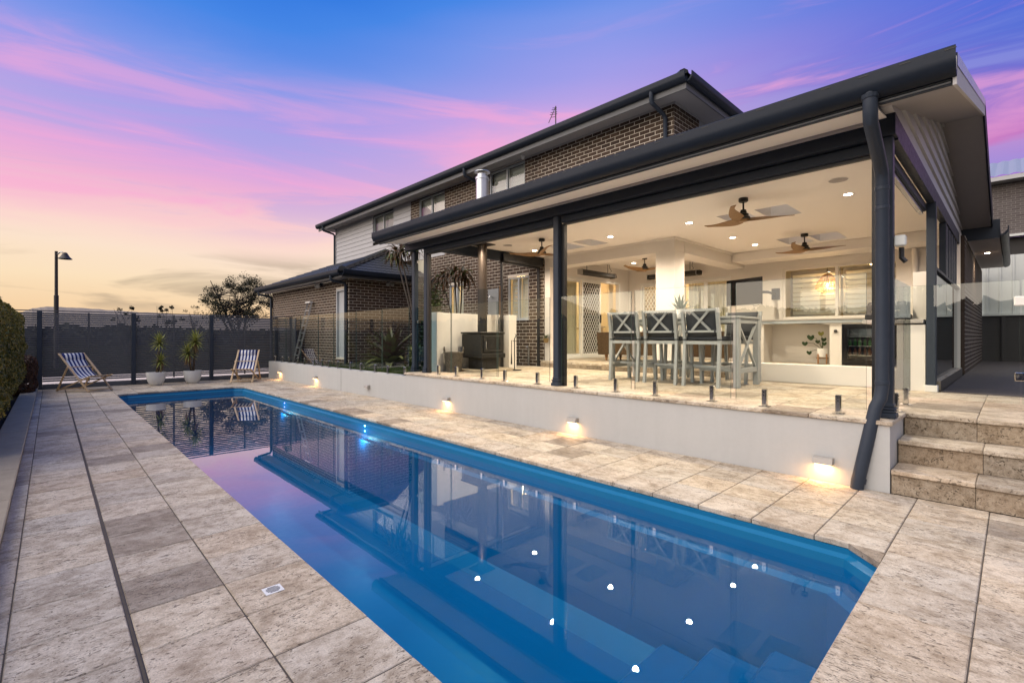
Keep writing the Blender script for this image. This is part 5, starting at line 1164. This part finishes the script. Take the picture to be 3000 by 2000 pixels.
fl = thing('roof_flue', 'shiny galvanised flue with a round cap rising above the patio gutter', 'flue', (-7.86, 6.66, roofz(0, 6.66))); obj('casing', MB().lathe([(.135, 0), (.135, .78), (.15, .785), (.15, .83), (.11, .84), (.11, .9)], (-7.86, 6.66, 3.9), 24), 'galvanised', fl, 40); obj('cap', MB().lathe([(.17, .0), (.165, .012), (.05, .05), (0, .055), (0, .0)], (-7.86, 6.66, 4.84), 24), 'galvanised', fl, 40)
bk = thing('log_basket', 'round grey wicker basket with two loop handles beside the wood heater', 'basket', (-8.02, 6.02, ZF)); obj('body', MB().lathe([(.0, 0), (.15, 0), (.165, .05), (.20, .38), (.21, .40), (.20, .41), (.185, .39), (.15, .06), (0, .05)], (-8.02, 6.02, ZF), 28), 'wicker_grey', bk, 50)
for s in (-1, 1): obj('handle', MB().tube([(-8.02+s*.19*.7-.055*.7, 6.02+s*.19*.7+.055*.7*1, ZF+.39), (-8.02+s*.2*.7-.05*.7, 6.02+s*.2*.7+.05*.7, ZF+.47), (-8.02+s*.2*.7, 6.02+s*.2*.7, ZF+.51), (-8.02+s*.2*.7+.05*.7, 6.02+s*.2*.7-.05*.7, ZF+.47), (-8.02+s*.19*.7+.055*.7, 6.02+s*.19*.7-.055*.7, ZF+.39)], .013, 8), 'wicker_grey', bk)
ft = thing('fire_tools', 'black iron fire tool set hanging on a stand beside the wood heater', 'fire tools', (-7.45, 7.22, ZF)); obj('stand', MB().tube([(-7.45, 7.22, ZF+.0), (-7.45, 7.22, 1.30), (-7.45, 7.27, 1.36), (-7.45, 7.22, 1.42), (-7.45, 7.17, 1.36), (-7.45, 7.21, 1.30)], .011, 6), 'black_paint', ft); obj('foot', MB().box(-7.58, -7.32, 7.14, 7.30, ZF+.046 if 0 else ZF, ZF+.02), 'black_paint', ft)
for k, yy in enumerate((7.12, 7.32)): obj('tool', MB().tube([(-7.45, 7.22, 1.24), (-7.44, yy, 1.26), (-7.44, yy, 1.0), (-7.44, yy, .75)], [.008, .008, .008, .02], 6), 'black_paint', ft)

# ------------------------------------------------------------------ slat fence at the end of the deck
fn = thing('slat_fence', 'tall charcoal aluminium slat fence across the far end of the deck', 'fence', (-17.1, 2, 0)); FX = -17.10
fp = [-2.1, -.20, 1.68, 3.57, 5.45, 7.35]
for y_ in fp: obj('post', MB().box(FX-.03, FX+.075, y_-.05, y_+.05, -.05, 1.985, .006), 'fence_post', fn)
for a, b in zip(fp, fp[1:]):
    obj('bottom_rail', MB().box(FX-.02, FX+.03, a+.052, b-.052, .0, .125), 'fence_slat', fn)
    n = 32; 
    for k in range(n):
        z0 = .185+(1.965-.185)*k/n; obj('slat', MB().box(FX-.012, FX+.012, a+.052, b-.052, z0, z0+.041), 'fence_slat', fn)
    obj('mid_stiffener', MB().box(FX-.032, FX-.0125, (a+b)/2-.02, (a+b)/2+.02, .15, 1.97), 'fence_slat', fn)
obj('top_rail', MB().box(FX-.02, FX+.03, fp[0], fp[-1], 1.988, 2.012), 'fence_slat', fn)
sfn = thing('side_fence', 'dark slat fence behind the hedge along the planted strip', 'fence', (-9, -1.8, 0))
for k in range(22): obj('slat', MB().box(-17.0, 2, -1.83, -1.81, .12+.083*k, .195+.083*k), 'fence_slat', sfn)
for k in range(9): obj('post', MB().box(-17.0+2.2*k, -16.92+2.2*k, -1.90, -1.83, -.05, 1.98), 'fence_post', sfn)

# ------------------------------------------------------------------ deck chairs
def deck_chair():
    c = thing('deck_chair', 'timber deck chair', 'deck chair', (0, 0, 0), group='striped deck chairs')
    w = .56; hy = w/2
    for s in (-1, 1):
        part('back_rail', MB().bar((-.42, s*hy, .93), (.46, s*hy, .012), .024, .045, up=(0, 1, 0), ch=.003), 'deck_chair_wood', c)
        part('seat_rail', MB().bar((-.50, s*(hy-.035), .03), (.50, s*(hy-.035), .40), .024, .042, up=(0, 1, 0), ch=.003), 'deck_chair_wood', c)
        part('prop', MB().bar((-.12, s*(hy+.030), .61), (-.44, s*(hy+.030), .02), .022, .040, up=(0, 1, 0), ch=.003), 'deck_chair_wood', c)
    for x, z, e in ((-.40, .905, 0), (.42, .05, 0), (.475, .39, -.035), (-.47, .045, .03), (-.13, .6, .03)):
        part('cross_bar', MB().tube([(x, -hy-e, z), (x, hy+e, z)], .012, 8), 'deck_chair_wood', c)
    n = 22; pts = []
    for i in range(n+1):
        u = i/n; p = Vector((-.40, 0, .915)).lerp(Vector((.475, 0, .405)), u); p.z -= .20*math.sin(math.pi*u)**.9*(1+.35*math.sin(math.pi*u*u)); p.x -= .06*math.sin(math.pi*u); pts.append(p)
    m = MB()
    for i in range(n):
        a, b = pts[i], pts[i+1]; m.quad((a.x, -hy+.03, a.z), (b.x, -hy+.03, b.z), (b.x, hy-.03, b.z), (a.x, hy-.03, a.z))
    part('sling', m, 'striped_canvas', c, True)
    m = MB(); rr = []
    for i in range(13):
        a = 2*math.pi*i/12; rr.append((-.355+.028*math.cos(a)-.030*math.sin(a), .845+.085*math.sin(a)+.012*math.cos(a)))
    part('head_pillow', MB().extr(rr[:-1], 'y', -hy+.035, hy-.035), 'striped_canvas', c, True)
    return c
ch1 = deck_chair(); ch1.location = (-15.87, .62, 0); ch1.rotation_euler = (0, 0, R(36)); ch1['label'] = 'blue and white striped deck chair beside the hedge'
ch2 = dup(ch1, (-15.95, 4.22, 0), R(-28), 'blue and white striped deck chair near the rendered wall')

# ------------------------------------------------------------------ potted yuccas
def yucca(name, x, y, heads, lb):
    t_ = thing(name, lb, 'potted plant', (x, y, 0))
    obj('pot', MB().lathe([(.11, 0), (.13, .012), (.175, .08), (.21, .18), (.225, .30), (.226, .365), (.212, .368), (.205, .33), (0, .33)], (x, y, 0), 32), 'pot_white', t_, 40); obj('soil', MB().lathe([(0, .335), (.2, .335)], (x, y, 0), 20), 'soil', t_)
    for (hx, hy, hz, L, n, skirt) in heads:
        obj('trunk', MB().tube([(x+hx*.2, y+hy*.2, .32), (x+hx*.45+.015, y+hy*.6, .32+(hz-.32)*.45), (x+hx, y+hy, hz)], [.032, .027, .022], 8), 'yucca_trunk', t_, True)
        m = MB()
        for k in range(n): blade(m, (x+hx, y+hy, hz-.03+.05*k/n), k*2.399+random.uniform(-.2, .2), R(-38+118*(k/n))+random.uniform(-.1, .1), L*random.uniform(.9, 1.2), .024, .35 if k < n*.6 else .1, 5, .35)
        obj('leaf_rosette', m, 'yucca_leaf', t_, False, False)
        if skirt:
            m = MB()
            for k in range(46): blade(m, (x+hx+random.uniform(-.02, .02), y+hy+random.uniform(-.02, .02), hz-.02-random.uniform(0, .2)), random.uniform(0, 6.28), R(-72)+random.uniform(-.2, .35), random.uniform(.18, .32), .012, .4, 4, .3)
            obj('dry_skirt', m, 'dry_leaf', t_, False, False)
yucca('potted_yucca', -16.36, 2.10, [(.02, .07, 1.17, .30, 60, 0), (.04, .10, .66, .27, 44, 1)], 'yucca with a bare bent trunk in a round white pot')
yucca('potted_yucca', -16.40, 2.96, [(.0, .07, 1.21, .33, 70, 1), (.05, -.12, .88, .33, 60, 1)], 'shaggy two headed yucca with dry skirts in a round white pot')

# ------------------------------------------------------------------ leaf clouds
def leaf_card(m, p, n, s, asp=.5):
    n = n.normalized(); u = n.orthogonal().normalized(); u.rotate(Matrix.Rotation(random.uniform(0, 6.28), 3, n)); v = n.cross(u)
    m.quad(p-u*s, p+v*s*asp+n*s*.15, p+u*s, p-v*s*asp+n*s*.15)
def hedge(name, lb, x0, x1, y0, y1, z0, z1, n, mat, size=.018):
    t_ = thing(name, lb, 'hedge', ((x0+x1)/2, (y0+y1)/2, 0)); m = MB()
    c = Vector(((x0+x1)/2, (y0+y1)/2, (z0+z1)/2)); hs = Vector(((x1-x0)/2, (y1-y0)/2, (z1-z0)/2)); rd = .14
    fa = [(hs.y*hs.z, 0, 1), (hs.x*hs.z, 1, 1), (hs.x*hs.y, 2, 1), (hs.y*hs.z, 0, -1)]; tot = sum(f[0] for f in fa)
    for _ in range(n):
        r = random.uniform(0, tot)
        for ar, ax, sg in fa:
            r -= ar
            if r <= 0: break
        q = Vector([random.uniform(-1, 1)*hs[i] for i in range(3)]); q[ax] = sg*hs[ax]
        inn = Vector([max(-hs[i]+rd, min(hs[i]-rd, q[i])) for i in range(3)]); d = q-inn
        if d.length > 1e-5: nn = d.normalized(); q = inn+nn*rd
        else: nn = Vector([1 if i == ax else 0 for i in range(3)])*sg
        bmp = mnoise.noise((c+q)*3.1)*.07+mnoise.noise((c+q)*9)*.035
        p = c+q+nn*(bmp-abs(random.gauss(0, .035)))
        leaf_card(m, p, nn+Vector((random.gauss(0, .6), random.gauss(0, .6), random.gauss(0, .5)+.2)), size*random.uniform(.7, 1.35))
    o = obj('foliage', m, mat, t_, False, False); o['kind'] = 'stuff'
    obj('core', MB().box(x0+.16, x1-.16, y0+.12, y1-.16, z0+.12, z1-.16, .1), 'soil', t_)
    k = x0+.3
    while k < x1: obj('stem', MB().tube([(k, (y0+y1)/2, 0), (k+.03, (y0+y1)/2+.02, z0+.2)], .022, 6), 'bark', t_); k += .55
hedge('clipped_hedge', 'tall clipped bronze green hedge along the kerb', -14.3, -6.9, -1.35, -.395, .42, 1.80, 70000, 'hedge_leaf', .019)
hedge('clipped_hedge', 'small low dark red hedge between the tall hedge and the slat fence', -16.6, -14.5, -1.15, -.24, .08, .87, 20000, 'hedge_leaf_red', .019)

# ------------------------------------------------------------------ garden behind the low wall
struct('garden_bed', MB().box(-17, -8.5, 5.432, YW+.05, -.05, .50), 'soil')
m = MB()
for _ in range(15000):
    x, y = random.uniform(-13.2, -8.6), random.uniform(5.46, 7.6); a = random.uniform(0, 6.28); h = random.uniform(.05, .13); w = .006
    m.quad((x-w*math.cos(a), y-w*math.sin(a), .49), (x+w*math.cos(a), y+w*math.sin(a), .49), (x+random.uniform(-.03, .03), y+random.uniform(-.03, .03), .5+h))
o = obj('grass', m, 'grass_leaf', None, False, False); o['kind'] = 'stuff'; o['label'] = 'green grass growing in the garden bed behind the low wall'
bm_ = thing('bromeliad', 'huge dark bronze bromeliad rosette in the garden bed', 'bromeliad', (-11.6, 6.6, .5))
for k in range(44):
    u = k/44; m = MB(); blade(m, (-11.6, 6.6, .55+.12*u), k*2.399, R(12+72*u), random.uniform(.92, 1.18), .15, 1.15-.75*u, 9, .4); obj('leaf', m, 'bromeliad_outer' if k < 14 else 'bromeliad_leaf', bm_, True, False)
def cordyline(x, y, z0, stems, lb, droop=.9, L=.5, n=44, green=.2):
    t_ = thing('cordyline', lb, 'cordyline', (x, y, z0))
    for (bx, by, bz) in stems:
        obj('stem', MB().tube([(x, y, z0), (x+(bx-x)*.25, y+(by-y)*.25, z0+(bz-z0)*.45), (bx, by, bz)], [.028, .022, .016], 8), 'bark', t_, True)
        for g_ in (0, 1):
            m = MB()
            for k in range(int(n*(green if g_ else 1-green))): blade(m, (bx, by, bz+random.uniform(-.05, .1)), random.uniform(0, 6.28), R(random.uniform(-15, 80)), L*random.uniform(.65, 1.1), .036, droop*random.uniform(.8, 1.8), 7, .3)
            obj('leaves', m, 'cordyline_green' if g_ else 'cordyline_leaf', t_, False, False)
cordyline(-9.62, 6.2, .5, [(-10.25, 6.1, 3.38), (-9.9, 6.25, 3.42), (-10.5, 6.15, 3.25)], 'bronze cordyline leaning out beside the patio corner with leaves under the gutter', 1.5, .55, 46, .28)
cordyline(-10.1, 7.75, .5, [(-10.3, 7.75, 2.95), (-10.75, 7.7, 2.85), (-9.95, 7.75, 2.9)], 'tall cordyline with drooping dark leaves in front of the brick wall', 2.0, .75, 46, .08)
def leafy_shrub(x, y, z0, h, w, n, lb):
    t_ = thing('leafy_shrub', lb, 'shrub', (x, y, z0)); tw = MB(); lf = MB()
    for k in range(9):
        a = random.uniform(0, 6.28); tip = Vector((x+math.cos(a)*w*random.uniform(.1, .9), y+math.sin(a)*w*random.uniform(.1, .6), z0+h*random.uniform(.55, 1.)))
        mid = Vector((x, y, z0)).lerp(tip, .55)+Vector((random.gauss(0, .06), random.gauss(0, .06), 0)); tw.tube([(x, y, z0), mid, tip], [.014, .009, .004], 6)
        for j in range(n//9):
            p = mid.lerp(tip, random.uniform(-.5, 1.05))+Vector((random.gauss(0, .09), random.gauss(0, .09), random.gauss(0, .06))); leaf_card(lf, p, Vector((random.gauss(0, .6), random.gauss(0, .6), 1)), random.uniform(.035, .06), .45)
    obj('trunk', tw, 'bark', t_); obj('crown', lf, 'shrub_leaf', t_, False, False)
leafy_shrub(-9.75, 6.55, .5, 2.35, .6, 1500, 'glossy green shrub growing against the patio corner post'); leafy_shrub(-9.1, 6.0, .5, .8, .5, 600, 'small low green shrub at the end of the garden glass'); leafy_shrub(-10.6, 6.9, .5, .6, .6, 600, 'low spreading green shrub beside the bromeliad')
hp = thing('hanging_plant', 'trailing plant hanging on the white pier beside the middle post', 'hanging plant', (-7.85, YW-.05, 1.3)); obj('holder', MB().lathe([(.0, 0), (.05, .02), (.07, .12), (.06, .12)], (-7.98, YW-.09, 1.18), 14), 'dry_leaf', hp); m = MB()
for k in range(34): blade(m, (-7.98, YW-.09, 1.30), random.uniform(0, 6.28), R(random.uniform(0, 80)), random.uniform(.12, .26), .012, 1.8, 6, .2)
obj('leaves', m, 'shrub_leaf', hp, False, False)
ld = thing('step_ladder', 'folded aluminium step ladder leaning against the low wing wall', 'ladder', (-16.1, 6.05, .5))
for s, dx in ((-1, 0), (1, 0)):
    xx = -16.1+s*.17; obj('stile', MB().bar((xx-.12, 5.75, .5), (xx+.0, 6.18, 2.45), .022, .05), 'brushed_steel', ld)
for k in range(7): u = .12+.125*k; obj('rung', MB().bar((-16.39+.12*u, 5.75+.43*u, .5+1.95*u), (-16.05+.12*u, 5.75+.43*u, .5+1.95*u), .05, .03), 'galvanised', ld)
obj('top_cap', MB().box(-16.30, -15.90, 6.10, 6.22, 2.44, 2.49, .01), 'pot_gloss', ld)
scr = thing('privacy_screen', 'dark slat screen standing against the low wing wall', 'screen', (-17.6, 5.9, .5))
for k in range(26): obj('slat', MB().box(-18.3, -16.7, 5.94, 5.955, .52+.055*k, .565+.055*k), 'fence_slat', scr)
obj('frame', MB().box(-16.7, -16.65, 5.93, 5.97, .5, 1.98), 'fence_post', scr); obj('frame', MB().box(-18.35, -18.3, 5.93, 5.97, .5, 1.98), 'fence_post', scr)

# ------------------------------------------------------------------ beyond the fence
lp = thing('street_lamp', 'tall brown street lamp pole with a bell shaped head beyond the fence', 'street lamp', (-30, .19, 0)); obj('pole', MB().tube([(-30, .19, -.06), (-30, .19, 3.2), (-30, .19, 3.22), (-30, .19, 5.2)], [.085, .085, .062, .056], 12), 'lamp_post_paint', lp, 40)
hd = Vector((-29.75, .52, 0)); obj('arm', MB().tube([(-30, .19, 5.02), (-29.9, .32, 5.17), (-29.85, .4, 5.16)], .03, 8), 'brushed_steel', lp); obj('lamp_head', MB().lathe([(.0, .30), (.07, .28), (.11, .2), (.16, .10), (.26, .0), (.24, -.01), (0, .02)], (-29.78, .48, 4.86), 20), 'lamp_post_paint', lp, 40)
def tree(name, lb, x, y, h, w, nl, clumps, seed, trunk_r=.12, leaf=.11, low=.35):
    random.seed(seed); t_ = thing(name, lb, 'tree', (x, y, -.06), group='trees beyond the fence'); tk = MB(); lf = MB(); cl = []
    nst = 4
    for s in range(nst):
        a = random.uniform(0, 6.28); top = Vector((x+math.cos(a)*w*.25, y+math.sin(a)*w*.55*(1 if s % 2 else -1), h*random.uniform(.72, .95))); base_ = Vector((x, y, -.06)); mid = base_.lerp(top, .5)+Vector((0, random.gauss(0, .25), 0)); tk.tube([base_, mid, top], [trunk_r, trunk_r*.6, trunk_r*.2], 6)
        for b in range(clumps//nst):
            st_ = mid.lerp(top, random.uniform(-.35, .8)); e_ = Vector((x+random.gauss(0, w*.3), y+random.uniform(-1, 1)*w*.62, h*random.uniform(low, 1.0)))
            dd = abs(e_.y-y)/(w*.65); e_.z = min(e_.z, h*(1.02-.42*dd*dd)); tk.tube([st_, st_.lerp(e_, .5)+Vector((0, random.gauss(0, .1), .12)), e_], [trunk_r*.3, trunk_r*.18, trunk_r*.06], 5); cl.append(e_)
    for e_ in cl:
        r_ = w*random.uniform(.08, .15)
        for _ in range(nl//len(cl)):
            d = Vector((random.gauss(0, 1), random.gauss(0, 1), random.gauss(0, .7))); d = d.normalized()*r_*random.random()**.5; leaf_card(lf, e_+d, Vector((random.gauss(0, 1), random.gauss(0, 1), random.gauss(0, 1))), leaf*random.uniform(.6, 1.3), .4)
    obj('trunk', tk, 'bark', t_); obj('crown', lf, 'tree_leaf', t_, False, False)
tree('gum_tree', 'wide spreading dark gum tree with open bare limbs beyond the fence', -45, 11.6, 6.3, 4.1, 11500, 92, 3, .13, .075, .45)
tree('gum_tree', 'small thin sapling showing its top above the fence', -45, 6.4, 3.9, 1.1, 700, 12, 5, .05, .08, .6); tree('gum_tree', 'low scrubby tree barely showing above the fence near the lamp', -45, 4.0, 3.55, 1.3, 500, 10, 8, .05, .07, .7); tree('gum_tree', 'short twiggy tree left of the big gum tree', -47, 8.6, 3.9, 1.6, 350, 14, 9, .05, .06, .6)
random.seed(11)
wd = MB()
for _ in range(26000):
    y = random.uniform(-120, 150); x = -random.uniform(95, 130); hgt = 2.5+1.0*mnoise.noise(Vector((y*.05, 0, 3)))+.8*mnoise.noise(Vector((y*.3, 1, 0))); leaf_card(wd, Vector((x, y, random.uniform(-.1, 1)**1*hgt)), Vector((1, random.gauss(0, .8), random.gauss(0, .8))), random.uniform(.35, .8), .7)
o = obj('far_wood', wd, 'wood_mass', None, False, False); o['kind'] = 'stuff'; o['label'] = 'dark distant belt of trees along the horizon beyond the fence'
wd = MB()
for _ in range(12000):
    x = random.uniform(-130, 90); y = -random.uniform(62, 80); hgt = 5.2+2.2*mnoise.noise(Vector((x*.045, 4, 3)))+1.4*mnoise.noise(Vector((x*.25, 1, 6))); leaf_card(wd, Vector((x, y, random.random()*hgt)), Vector((0, 1, random.gauss(0, .6))), random.uniform(.5, 1.1), .7)
o = obj('far_wood', wd, 'wood_mass', None, False, False); o['kind'] = 'stuff'; o['label'] = 'dark distant belt of trees mirrored in the glass fence'
# ------------------------------------------------------------------ neighbours at the right
cbf = thing('metal_fence', 'tall pale ribbed metal boundary fence behind the side deck', 'fence', (1, 20.2, 0))
obj('retaining', MB().box(-2, 8, 20.16, 20.4, .5, 1.95), 'retaining_dark', cbf); obj('rail', MB().box(-2, 8, 20.08, 20.2, 1.955, 2.02), 'colorbond', cbf)
for k in range(34):
    x = -2+.27*k; obj('fence_sheet', MB().extr([(x, 20.18), (x+.07, 20.18), (x+.085, 20.145), (x+.125, 20.145), (x+.14, 20.18), (x+.27, 20.18), (x+.27, 20.2), (x, 20.2)], 'z', 2.022, 3.72), 'colorbond', cbf)
for k in range(20): obj('post', MB().box(-1.9+.55*k, -1.82+.55*k, 20.05, 20.15, .6, 1.95), 'retaining_dark', cbf)
nb = thing('neighbour_house', 'grey brick neighbouring house with a ribbed metal roof', 'house', (3, 27, 0))
brick_wall('brick_wall', 'x', 27.0, -1.4, 4.5, 5.3, 7.35, (), nb, 'mortar_grey'); lay_bricks('brick_grey', 0)
obj('lower_wall', MB().box(-1.4, 8, 27.02, 27.3, 0, 5.2), 'retaining_dark', nb); obj('side_wall', MB().box(-1.41, -1.2, 27.03, 34, 0, 7.35), 'brick_grey', nb)
obj('sill_band', MB().box(-1.5, 8, 26.7, 27.0, 5.2, 5.29), 'colorbond', nb); obj('gutter', MB().box(-1.9, 8, 26.45, 26.58, 7.36, 7.52), 'weatherboard', nb); obj('soffit', MB().box(-1.9, 8, 26.58, 27.2, 7.36, 7.39), 'soffit_grey', nb)
for k in range(26): x = -1.95+.36*k; obj('roof_sheet', MB().extr([(x, 7.53), (x+.09, 7.60), (x+.27, 7.60), (x+.36, 7.53), (x+.36, 7.50), (x, 7.50)], 'y', 26.4, 27.6) if 0 else MB().raw([(x, 26.42, 7.53), (x+.14, 26.42, 7.575), (x+.22, 26.42, 7.575), (x+.36, 26.42, 7.53), (x, 31, 9.2), (x+.14, 31, 9.245), (x+.22, 31, 9.245), (x+.36, 31, 9.2)], [(0, 1, 5, 4), (1, 2, 6, 5), (2, 3, 7, 6)]), 'neighbour_steel', nb)
